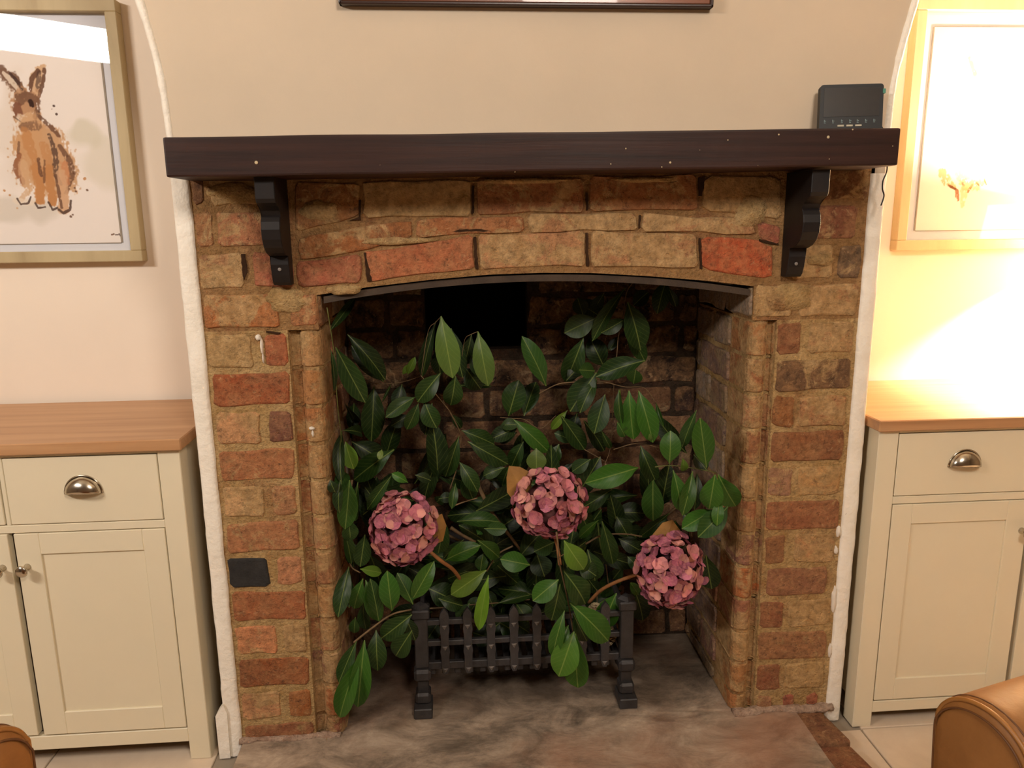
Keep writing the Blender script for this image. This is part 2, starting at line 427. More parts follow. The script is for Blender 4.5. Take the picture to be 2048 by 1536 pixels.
bm = bmesh.new(); pts = [Vector((x, -0.006+0.004*math.sin(x*40), ZH)) for x in np.linspace(0.42, 0.645, 24)]
tube(bm, pts, 0.013, 0.012, 7, jit=0.2); [setattr(v.co, 'z', ZH+(v.co.z-ZH)*0.7) for v in bm.verts]; from_bm('mortar_fillet', bm, M_PINKMORT, hearth, True); bm = bmesh.new()
pts = [Vector((x, -0.004+0.003*math.sin(x*50), ZH)) for x in np.linspace(-0.64, -0.43, 24)]
tube(bm, pts, 0.010, 0.010, 7, jit=0.2); [setattr(v.co, 'z', ZH+(v.co.z-ZH)*0.6) for v in bm.verts]
from_bm('mortar_fillet', bm, M_PINKMORT, hearth, True)

# ---------------------------------------------------------------- brick fireplace
fire = empty('brick_fireplace', (0, 0.05, 0.0)); tag(fire, 'old red and buff brick fireplace with a shallow arch and moulded jambs', 'fireplace')
def C(*c): return c
front = lambda u, v, d: (u, d, v)
rightr = lambda u, v, d: (0.417+d, u, v)
leftr = lambda u, v, d: (-0.421-d, u, v)
backw = lambda u, v, d: (u, 0.33+d, v)
def brick(q, fn, col, al=0.25, depth=0.03, mat=None, proud=0.0, jit=0.0022, rnd=0.006):
    """irregular brick: q four corners (u, v) clockwise from top left"""
    P = [Vector(p) for p in q]; pts = []
    nn = [3, 1, 3, 1]
    for s in range(4):
        a, b = P[s], P[(s+1) % 4]; L = (b-a).length; n = max(1, min(4, int(L/0.045)+1)) if L > 0.03 else 1
        t0 = rnd/L if L > 2.5*rnd else 0.3
        ts = [t0]+[k/n for k in range(1, n)]+[1-t0]
        for t in ts: pts.append(a.lerp(b, t)+Vector((random.uniform(-jit, jit), random.uniform(-jit, jit))))
    c = sum(pts, Vector((0, 0)))/len(pts)
    bm = bmesh.new()
    front_d = -0.0025-proud-random.uniform(0, 0.0012)
    ins = 0.0035
    rings = []
    for d, k in ((depth, 0), (0.002, 0), (front_d+0.0008, 1), (front_d, 2)):
        ring = []
        for p in pts:
            w = (c-p); L = w.length; q2 = p+w/L*min(ins*k, L*0.3)
            ring.append(bm.verts.new(fn(q2.x, q2.y, d+(random.uniform(-0.0006, 0.0006) if k else 0))))
        rings.append(ring)
    n = len(pts)
    for r in range(3):
        for i in range(n): bm.faces.new((rings[r][i], rings[r][(i+1) % n], rings[r+1][(i+1) % n], rings[r+1][i]))
    bm.faces.new(rings[3])
    g_ = sum(col)/3.0; o = from_bm('brick', bm, mat or M_BRICK, fire); o.color = lin([min(255, (v*0.92+g_*0.08)*1.06) for v in col], al)
    for p in o.data.polygons: p.use_smooth = False
    return o
def qpx(*p): return [(lambda v: (v.x, v.z))(at(x, y, Y=0.0)) for x, y in p]
# --- arch lintel bricks (corners read off the photograph, on the wall plane)
LT = [
 ((727,508),(945,472),(949,537),(738,561),(176,98,62),.12), ((956,470),(1169,464),(1171,530),(962,534),(180,126,84),.4),
 ((1184,463),(1391,471),(1395,533),(1181,530),(172,118,78),.45), ((1402,473),(1512,482),(1546,498),(1543,556),(1401,538),(186,84,50),.15),
 ((593,528),(720,508),(723,563),(598,575),(158,86,60),.12),
 ((596,476),(822,441),(826,476),(722,500),(600,520),(156,96,54),.35), ((834,440),(1046,433),(1046,463),(834,473),(158,94,54),.35),
 ((1057,430),(1272,429),(1274,458),(1057,462),(166,114,74),.5), ((1284,429),(1506,440),(1508,468),(1284,460),(168,116,76),.45),
 ((1517,446),(1560,452),(1556,490),(1518,478),(150,80,60),.2),
 ((590,367),(716,366),(717,432),(594,462),(138,88,48),.35), ((727,364),(940,360),(941,430),(728,433),(158,118,74),.62),
 ((952,361),(1168,357),(1169,421),(953,427),(150,92,58),.35), ((1180,356),(1392,352),(1394,419),(1181,420),(156,98,58),.3),
 ((1405,354),(1563,352),(1560,438),(1510,430),(1405,421),(160,112,70),.55)]
for L in LT:
    cq = (sum(p[0] for p in L[:-2])/len(L[:-2]), sum(p[1] for p in L[:-2])/len(L[:-2]))
    pts = qpx(*[(p[0]+math.copysign(2.0, p[0]-cq[0]), p[1]+math.copysign(2.5, p[1]-cq[1])) for p in L[:-2]])
    brick(pts if len(pts) == 4 else pts, front, L[-2], L[-1], proud=0.001) if len(pts) == 4 else None
    if len(pts) == 5:
        def brick5(pts, col, al):
            P = [Vector(p) for p in pts]; c = sum(P, Vector((0, 0)))/5; bm = bmesh.new(); rings = []
            PP = []
            for s in range(5):
                a, b = P[s], P[(s+1) % 5]
                for t in (0.12, 0.5, 0.88): PP.append(a.lerp(b, t)+Vector((random.uniform(-.002, .002), random.uniform(-.002, .002))))
            for d, k in ((0.03, 0), (0.002, 0), (-0.003, 1), (-0.0042, 2)):
                rings.append([bm.verts.new(front(p.x+(c-p).normalized().x*0.0035*k, p.y+(c-p).normalized().y*0.0035*k, d)) for p in PP])
            n = len(PP)
            for r in range(3):
                for i in range(n): bm.faces.new((rings[r][i], rings[r][(i+1) % n], rings[r+1][(i+1) % n], rings[r+1][i]))
            bm.faces.new(rings[3]); o = from_bm('brick', bm, M_BRICK, fire); o.color = lin(col, al)
        brick5(pts, L[-2], L[-1])
# --- pier bricks course by course: z of the joint below, list of (x0, x1, colour, smear)
ZJ = [0.9-0.075*k for k in range(-4, 12)]      # joint lines from the top
LP = {
 -3: [(-0.634, -0.612, (104, 68, 46), .2), (-0.604, -0.50, (158, 118, 70), .7), (-0.475, -0.462, (120, 78, 44), .4)],
 -2: [(-0.634, -0.602, (150, 98, 60), .3), (-0.596, -0.478, (166, 102, 68), .3)],
 -1: [(-0.634, -0.553, (164, 116, 78), .4), (-0.538, -0.462, (160, 86, 62), .15)],
 0: [(-0.634, -0.495, (172, 102, 54), .35), (-0.475, -0.423, (172, 108, 66), .25)],
 1: [(-0.632, -0.548, (184, 146, 92), .75), (-0.528, -0.484, (164, 86, 54), .05)],
 2: [(-0.63, -0.484, (154, 78, 44), .16)],
 3: [(-0.628, -0.546, (196, 142, 96), .35), (-0.53, -0.486, (118, 74, 58), .02)],
 4: [(-0.63, -0.486, (164, 100, 62), .2)],
 5: [(-0.628, -0.55, (200, 156, 106), .4), (-0.535, -0.487, (174, 120, 80), .3)],
 6: [(-0.63, -0.487, (168, 108, 70), .3)],
 7: [(-0.632, -0.552, (58, 54, 52), .0), (-0.538, -0.488, (186, 124, 86), .15)],
 8: [(-0.63, -0.484, (158, 90, 54), .12)],
 9: [(-0.63, -0.546, (208, 134, 88), .3), (-0.535, -0.487, (188, 142, 96), .45)],
 10: [(-0.63, -0.486, (150, 84, 46), .15)],
 11: [(-0.63, -0.55, (192, 136, 92), .35), (-0.535, -0.487, (156, 90, 44), .15)],
 12: [(-0.63, -0.484, (144, 88, 58), .2)]}
RP = {
 -3: [(0.512, 0.634, (112, 72, 46), .35)],
 -2: [(0.505, 0.618, (132, 78, 54), .25)],
 -1: [(0.49, 0.575, (170, 118, 70), .5), (0.585, 0.632, (104, 84, 64), .25)],
 0: [(0.42, 0.50, (174, 124, 76), .6), (0.51, 0.632, (172, 116, 72), .5)],
 1: [(0.472, 0.522, (134, 82, 52), .12), (0.535, 0.63, (176, 130, 84), .45)],
 2: [(0.472, 0.63, (100, 72, 50), .3)],
 3: [(0.471, 0.517, (136, 82, 42), .1), (0.525, 0.628, (166, 114, 74), .4)],
 4: [(0.471, 0.628, (140, 86, 52), .18)],
 5: [(0.471, 0.523, (156, 112, 86), .3), (0.535, 0.627, (194, 146, 88), .4)],
 6: [(0.471, 0.63, (148, 90, 58), .15)],
 7: [(0.473, 0.518, (142, 92, 56), .12), (0.535, 0.628, (188, 136, 88), .45)],
 8: [(0.482, 0.615, (144, 94, 66), .12)],
 9: [(0.472, 0.522, (142, 86, 56), .12), (0.533, 0.628, (182, 136, 82), .55)],
 10: [(0.471, 0.626, (154, 104, 68), .25)],
 11: [(0.473, 0.526, (140, 82, 54), .1), (0.535, 0.626, (202, 156, 92), .5)],
 12: [(0.475, 0.51, (156, 108, 76), .4), (0.535, 0.56, (160, 84, 66), .2), (0.59, 0.615, (160, 88, 62), .2)]}
BEADCOL = [(150, 90, 66), (160, 98, 60), (140, 92, 74), (176, 108, 58), (176, 128, 76), (180, 134, 84), (170, 112, 74), (172, 96, 50), (164, 104, 58), (160, 100, 66), (172, 116, 66), (150, 94, 60)]
for s, tab in ((-1, LP), (1, RP)):
    for k, row in tab.items():
        zb = 0.9-0.075*k; zt = zb+0.075
        if zb < ZH: zb = ZH-0.004
        for (x0, x1, col, al) in row:
            a, b = zb+0.0055, zt-0.0055
            if k == 12: b = 0.068
            dz = random.uniform(-0.0025, 0.0025)
            top = a+dz if False else b
            brick([(x0, b+dz), (x1, b-dz*0.6), (x1, a-dz), (x0, a+dz*0.5)], front, col, al, depth=0.022, mat=M_DARKBRICK if max(col) < 62 else None)
        if k >= 1:
            # moulded bead brick: quirk, roll and start of the reveal
            sgn = s; e = 0.0 if s > 0 else 0.004
            xq0 = (0.4705 if s > 0 else 0.4835); xq1 = (0.456 if s > 0 else 0.463); xr = 0.418+e; rad = (xq1-xr)/2; xc = (xq1+xr)/2
            prof = [(xq0, 0.004), (xq0-0.004, 0.017), (xq1, 0.018)]
            for t in range(0, 9):
                a_ = math.pi*t/8; prof.append((xc+rad*math.cos(a_), rad*0.95-rad*1.05*math.sin(a_)+0.0))
            prof += [(xr, 0.02), (xr, 0.108), (xq0, 0.108)]
            bm = bmesh.new()
            za, zc = zb+0.004, min(zt, 0.9)-0.004
            pr2 = [(sgn*x+random.uniform(-.0006, .0006), y) for x, y in prof]
            prism(bm, pr2, lambda u, v, d: (u, v, d), za, zc)
            bmesh.ops.bevel(bm, geom=[e_ for e_ in bm.edges if abs((e_.verts[0].co-e_.verts[1].co).z) < 1e-6 and e_.verts[0].co.y < 0.1], offset=0.002, segments=1, affect='EDGES')
            o = from_bm('brick', bm, M_BRICK, fire); bc = BEADCOL[(k*5+(3 if s > 0 else 0)) % 12]; gb_ = sum(bc)/3; o.color = lin([(v*0.92+gb_*0.08)*1.06 for v in bc], 0.4)
# --- mortar bed of piers and lintel
def mortar_profile(s):
    xo = s*0.645
    if s < 0: pts = [(-0.645, 0.0), (-0.482, 0.0), (-0.480, 0.0185), (-0.461, 0.0195), (-0.458, 0.006), (-0.443, 0.0015), (-0.428, 0.006), (-0.4235, 0.02), (-0.4235, 0.34), (-0.645, 0.34)]
    else: pts = [(0.645, 0.0), (0.470, 0.0), (0.468, 0.0185), (0.456, 0.0195), (0.453, 0.006), (0.4375, 0.0015), (0.424, 0.006), (0.4195, 0.02), (0.4195, 0.34), (0.645, 0.34)]
    return pts
bm = bmesh.new()
for s in (-1, 1):
    bm = bmesh.new(); prism(bm, mortar_profile(s), lambda u, v, d: (u, v, d), 0.0, 0.9); from_bm('mortar', bm, M_MORTAR, fire)
ar = [(-0.4235, 0.965), (-0.33, 0.978), (-0.211, 0.990), (-0.1, 0.998), (0.0, 1.0), (0.1, 0.998), (0.212, 0.990), (0.33, 0.979), (0.4195, 0.967)]
bm = bmesh.new()
prism(bm, [(-0.645, 0.9), (-0.4235, 0.9)]+ar+[(0.4195, 0.9), (0.645, 0.9), (0.645, 1.2), (-0.645, 1.2)], front, 0.0, 0.11)
from_bm('mortar', bm, M_LINTMORT, fire)
# smears of mortar over the face
def smear(cx, cy, rx, ry, col=None, t=0.003):
    c = at(cx, cy, Y=0.0); bm = bmesh.new(); n = 26; rim = []; mid = []
    for i in range(n):
        a = 2*math.pi*i/n; k = 1+0.35*noise.noise(Vector((math.cos(a)*1.5+cx, math.sin(a)*1.5, cy*0.1)))
        rim.append(bm.verts.new((c.x+rx*k*math.cos(a), 0.002, c.z+ry*k*math.sin(a))))
        mid.append(bm.verts.new((c.x+rx*k*0.82*math.cos(a), -0.0045-t*0.5, c.z+ry*k*0.82*math.sin(a))))
    ce = bm.verts.new((c.x, -0.0055-t, c.z))
    for i in range(n):
        bm.faces.new((rim[i], rim[(i+1) % n], mid[(i+1) % n], mid[i])); bm.faces.new((mid[i], mid[(i+1) % n], ce))
    return from_bm('mortar_patch', bm, col or M_MORTAR, fire, True)
for a in [(572, 600, .042, .026), (640, 420, .04, .02), (1500, 425, .036, .034), (1580, 595, .055, .028), (790, 482, .07, .008), (470, 385, .05, .02), (1045, 362, .1, .006), (1290, 360, .07, .006), (690, 580, .035, .01), (1640, 520, .03, .014)]: smear(*a)
M_WHITE = plain('white_paint_splash', lin((228, 216, 200)), 0.7, bump=0.2)
for a in [(517, 675, .006, .006), (524, 692, .003, .016), (527, 716, .0015, .012), (624, 856, .006, .003), (626, 866, .0025, .007), (1676, 1062, .005, .014), (1671, 1100, .004, .01), (1667, 1200, .006, .03), (1659, 1300, .004, .016), (1652, 1425, .006, .014)]: smear(*a, col=M_WHITE, t=0.0005 if a[0] > 1000 else 0.002).name = 'paint_splash'
M_JOINT_SHADE = plain('open_joint_dark', lin((58, 40, 28)), 0.95, var=0.3, scale=60, spec=0.05)  # dark strips on the face paint the shade inside open joints
for poly in [[(728, 505), (733, 505), (744, 562), (735, 563)], [(947, 474), (952, 473), (957, 538), (951, 538)], [(1171, 466), (1175, 466), (1178, 532), (1172, 532)], [(1396, 356), (1410, 352), (1403, 392), (1397, 392)], [(905, 464), (918, 459), (962, 458), (992, 463), (960, 463), (920, 464)], [(483, 508), (491, 508), (495, 545), (489, 560), (485, 540)], [(1171, 385), (1175, 385), (1176, 420), (1172, 420)], [(944, 372), (949, 372), (948, 425), (943, 430)], [(1397, 476), (1400, 476), (1404, 538), (1399, 538)], [(1518, 478), (1556, 488), (1556, 491), (1518, 482)], [(718, 400), (722, 400), (722, 440), (700, 441), (718, 434)], [(1278, 430), (1281, 430), (1280, 456), (1277, 457)], [(533, 662), (562, 665), (560, 668), (534, 665)]]:
    pp = []
    for a_, b_ in zip(poly, poly[1:]+poly[:1]):
        n_ = max(1, int(math.hypot(b_[0]-a_[0], b_[1]-a_[1])/7))
        pp += [(a_[0]+(b_[0]-a_[0])*k/n_+random.uniform(-1.1, 1.1)*(k > 0), a_[1]+(b_[1]-a_[1])*k/n_+random.uniform(-1.1, 1.1)*(k > 0)) for k in range(n_)]
    bm = bmesh.new(); prism(bm, qpx(*pp), front, -0.0036, 0.004); from_bm('open_joint_shade_strip', bm, M_JOINT_SHADE, fire)
# reveals
for s, fn in ((1, rightr), (-1, leftr)):
    for k in range(0, 13):
        zb = max(0.9-0.075*k, ZH); zt = 0.9-0.075*(k-1)
        if zt-zb < 0.03: continue
        y0, y1 = (0.112, 0.328) if k > 0 else (0.004, 0.328)
        cut = y0+(0.105 if k % 2 else 0.19) if k > 0 else 0.15
        segs = [(y0, cut-0.005), (cut+0.005, y1)]
        for (a, b) in segs:
            g = random.random()
            col = (random.randint(104, 128), random.randint(88, 100), random.randint(76, 90)) if s > 0 else (random.randint(112, 140), random.randint(74, 92), 56)
            if g < 0.3: col = (140, 126, 112)
            if g > 0.8: col = (122, 76, 54)
            brick([(a, zt-0.006), (b, zt-0.006), (b, zb+0.005), (a, zb+0.005)], fn, col, 0.3, depth=0.002, mat=M_SOOT_SHADE, jit=0.003)
# back wall: bond of sooty bricks, the upper ones with shade painted in, the flue mouth left open
VX0, VX1, VZ0 = -0.236, 0.004, 0.80
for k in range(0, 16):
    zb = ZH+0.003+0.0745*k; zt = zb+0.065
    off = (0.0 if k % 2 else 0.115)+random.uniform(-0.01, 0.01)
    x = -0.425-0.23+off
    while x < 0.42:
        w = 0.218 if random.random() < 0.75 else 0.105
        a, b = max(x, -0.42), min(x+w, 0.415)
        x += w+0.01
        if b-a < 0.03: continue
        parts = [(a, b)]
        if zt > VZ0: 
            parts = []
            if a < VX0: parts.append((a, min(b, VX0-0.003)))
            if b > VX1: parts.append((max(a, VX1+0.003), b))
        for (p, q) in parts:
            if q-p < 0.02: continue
            col = random.choice([(92, 62, 47), (80, 56, 44), (98, 70, 54), (76, 60, 50), (94, 75, 60), (68, 50, 42)] if k < 9 else [(40, 29, 24), (34, 26, 23), (46, 33, 28), (30, 25, 22)])  # upper courses darker: heavier sooting with firebox shade painted in
            brick([(p, zt), (q, zt), (q, zb), (p, zb)], backw, col, 0.25, depth=0.012, mat=M_SOOT_SHADE, jit=0.003)
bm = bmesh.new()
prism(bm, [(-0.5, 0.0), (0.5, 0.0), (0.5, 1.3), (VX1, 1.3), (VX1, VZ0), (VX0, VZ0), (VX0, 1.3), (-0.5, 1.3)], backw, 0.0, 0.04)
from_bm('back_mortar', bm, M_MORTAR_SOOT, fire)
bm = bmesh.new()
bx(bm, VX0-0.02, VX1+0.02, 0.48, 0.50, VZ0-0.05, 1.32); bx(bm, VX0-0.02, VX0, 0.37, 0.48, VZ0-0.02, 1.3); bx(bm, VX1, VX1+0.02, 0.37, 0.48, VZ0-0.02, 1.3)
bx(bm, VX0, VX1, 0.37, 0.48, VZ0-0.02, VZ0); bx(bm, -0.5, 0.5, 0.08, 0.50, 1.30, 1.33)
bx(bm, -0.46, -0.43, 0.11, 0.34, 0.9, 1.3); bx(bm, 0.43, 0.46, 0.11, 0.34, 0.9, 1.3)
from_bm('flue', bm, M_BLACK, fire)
# iron bar under the arch
bm = bmesh.new(); n = 30; prev = None
arc = lambda x: 1.0-0.205*x*x
for lay in range(1):
    rows = []
    for i in range(n+1):
        x = -0.412+0.826*i/n; z = arc(x)-0.001
        j = random.uniform(-0.0008, 0.0008)
        rows.append([bm.verts.new(p) for p in ((x, 0.006+j, z-0.003), (x, 0.10, z-0.003), (x, 0.10, z-0.014), (x, 0.004+j, z-0.0155))])
    for i in range(n):
        for c_ in range(4): bm.faces.new((rows[i][c_], rows[i][(c_+1) % 4], rows[i+1][(c_+1) % 4], rows[i+1][c_]))
    bm.faces.new(rows[0]); bm.faces.new(rows[-1][::-1])
from_bm('arch_bar', bm, M_ARCHBAR, fire)

# ---------------------------------------------------------------- mantel shelf and brackets
mt = empty('mantel_shelf', (-0.005, -0.06, 1.18)); tag(mt, 'dark stained timber mantel shelf with paint flecks above the brick arch', 'shelf')
MX0, MX1, MY0, MZ0, MZ1 = -0.631, 0.614, -0.13, 1.179, 1.2425
bm = bmesh.new(); bx(bm, MX0, MX1, MY0, 0.0, MZ0, MZ1)
bmesh.ops.subdivide_edges(bm, edges=[e for e in bm.edges if abs((e.verts[0].co-e.verts[1].co).x) > 1], cuts=30)
for v in bm.verts:
    f = 1 if v.co.y < -0.1 else 0
    v.co.z += 0.0012*noise.noise(Vector((v.co.x*6, v.co.z*30, 1)))+0.0125*(v.co.x+0.005)/1.245
    v.co.y += f*0.002*noise.noise(Vector((v.co.x*5, v.co.z*20, 5)))
bmesh.ops.bevel(bm, geom=[e for e in bm.edges if e.calc_face_angle(0) > 1.0], offset=0.0035, segments=2, affect='EDGES', profile=0.6)
from_bm('board', bm, M_MANTEL, mt)
bm = bmesh.new()
for (px, py, a, b) in [(512, 325, .003, .006), (1341, 325, .002, .0035), (1657, 274, .003, .003), (1558, 269, .0018, .003), (1456, 280, .0018, .003), (1252, 297, .0013, .002), (1222, 328, .0012, .002), (1324, 334, .0012, .003), (1516, 331, .0012, .002), (1706, 259, .0015, .0025), (1659, 318, .001, .0015), (1786, 292, .001, .001), (1400, 300, .0007, .001), (760, 330, .0008, .001), (1030, 344, .0008, .0016)]:
    p = at(px, py, Y=MY0-0.001)
    lathe(bm, [(a, 0), (a*0.8, 0.0012), (0.0002, 0.0016)], (p.x, MY0+0.0008, p.z), 'Y', 8)
from_bm('paint_flecks', bm, M_FLECK, mt)
def bracket(x, label):
    e = empty('shelf_bracket', (x, -0.03, 0.98)); tag(e, label, 'bracket')
    zt = MZ0-0.0005+ (x*0.0045); zb = 0.986
    # side profile (depth from wall, height), stepped scrolls
    H = zt-zb
    prof = [(0, 1.0), (0.108, 1.0), (0.108, 0.80), (0.104, 0.765), (0.088, 0.735), (0.078, 0.70), (0.074, 0.655), (0.078, 0.64), (0.083, 0.60), (0.086, 0.53), (0.083, 0.44), (0.074, 0.365), (0.060, 0.315), (0.046, 0.29), (0.033, 0.285), (0.034, 0.20), (0.030, 0.10), (0.024, 0.03), (0.018, 0.0), (0, 0.0)]
    bm = bmesh.new(); wv = 0.0165
    prism(bm, [(-d, zb+h*H) for d, h in prof], lambda u, v, d: (d, u-0.001, v), x-wv, x+wv)
    bmesh.ops.bevel(bm, geom=[ed for ed in bm.edges if abs(ed.verts[0].co.x-ed.verts[1].co.x) < 1e-6], offset=0.0012, segments=1, affect='EDGES')
    from_bm('bracket_body', bm, M_BRACKET, e)
    bm = bmesh.new()
    for zz in ((0.17, 0.11) if x > 0 else (0.13,)): lathe(bm, [(0.0035, 0), (0.0032, 0.0015), (0.0005, 0.002)], (x-0.001, -0.0325, zb+zz*H*1.2), 'Y', 8)
    from_bm('screw', bm, M_IRONWORN, e)
bracket(-0.480, 'black scrolled wooden bracket under the left end of the mantel shelf')
bracket(0.487, 'black scrolled wooden bracket under the right end of the mantel shelf')

# ---------------------------------------------------------------- framed picture above the mantel (only its bottom rail is in view)
pf = empty('picture_frame', (-0.022, -0.01, 1.47)); tag(pf, 'brown polished wooden frame hung on the wall above the mantel', 'picture')
zb_ = 1.4665; rw = 0.006
box('inner_panel', -0.346, 0.303, -0.017, -0.001, zb_+rw, zb_+0.42, M_BROWNFRAME, pf)
for nm, a in (('frame_rail', (-0.352, 0.309, -0.02, -0.001, zb_, zb_+rw)), ('frame_rail', (-0.352, 0.309, -0.02, -0.001, zb_+0.42, zb_+0.432)), ('frame_rail', (-0.352, -0.346, -0.02, -0.001, zb_, zb_+0.43)), ('frame_rail', (0.303, 0.309, -0.02, -0.001, zb_, zb_+0.43))):
    box(nm, *a, M_DARKFRAME, pf, bev=0.002, seg=2)

# ---------------------------------------------------------------- weather display on the shelf
ws = empty('weather_display', (0.566, -0.06, 1.247)); tag(ws, 'black digital weather display leaning on the right end of the mantel', 'display')
def wpt(u, v, d):      # u 0..1 across, v 0..1 up, d out of the face
    ax = Vector((0.507, -0.045, 1.2485)); bx_ = Vector((0.620, -0.058, 1.2495)); up_ = Vector((0.005, 0.016, 0.086))
    X = bx_-ax; nrm = X.cross(up_).normalized()
    return ax+X*u+up_*v+nrm*d
def wbox(bm, u0, u1, v0, v1, d0, d1, rnd=0.0):
    pts = []
    if rnd:
        for (cu, cv, a0) in ((u1-rnd, v1-rnd*1.3, 0), (u0+rnd, v1-rnd*1.3, 90), (u0+rnd, v0+rnd*1.3, 180), (u1-rnd, v0+rnd*1.3, 270)):
            for k in range(5):
                a = math.radians(a0+22.5*k); pts.append((cu+rnd*math.cos(a), cv+rnd*1.3*math.sin(a)))
    else: pts = [(u0, v0), (u1, v0), (u1, v1), (u0, v1)]
    prism(bm, pts, wpt, d0, d1)
bm = bmesh.new(); wbox(bm, 0, 1, 0, 1, -0.012, 0.0, 0.05); from_bm('case', bm, M_PLASTIC, ws)
bm = bmesh.new(); wbox(bm, 0.06, 0.94, 0.33, 0.93, 0.0, 0.0006); from_bm('screen', bm, M_SCREEN, ws)
for u in (0.09, 0.22, 0.36, 0.49, 0.61, 0.74, 0.87):
    bm = bmesh.new(); wbox(bm, u-0.016, u+0.012, 0.20, 0.212, 0.0, 0.0005); wbox(bm, u-0.014, u-0.004, 0.225, 0.27, 0.0, 0.0005); wbox(bm, u+0.002, u+0.016, 0.235, 0.25, 0.0, 0.0005)
    from_bm('icon', bm, M_ICON, ws)
for u in (0.34, 0.48, 0.62):
    bm = bmesh.new(); wbox(bm, u-0.05, u+0.05, 0.125, 0.16, 0.0, 0.001); from_bm('button', bm, M_DASH, ws)
bm = bmesh.new(); wbox(bm, 0.985, 1.03, 0.80, 0.89, -0.006, 0.001); from_bm('sticker', bm, M_TEAL, ws)
bm = bmesh.new(); prism(bm, [(0.3, 0.02), (0.7, 0.02), (0.5, 0.6)], wpt, -0.03, -0.012); from_bm('stand', bm, M_PLASTIC, ws)
bm = bmesh.new()
pts = [at(x, y, Y=-0.045) for x, y in ((1774, 329), (1773, 345), (1766, 362), (1765, 378), (1768, 392), (1762, 411))]
pts = [Vector((0.64, -0.02, 1.262)), Vector((0.643, -0.025, 1.25)), Vector((0.641, -0.035, 1.21))]+pts
cb = empty('cable', (0.63, -0.04, 1.15)); tag(cb, 'thin black cable dangling behind the right end of the mantel', 'cable')
tube(bm, catmull(pts, 6), 0.0014, 0.0014, 6); from_bm('lead', bm, M_CABLE, cb, True)

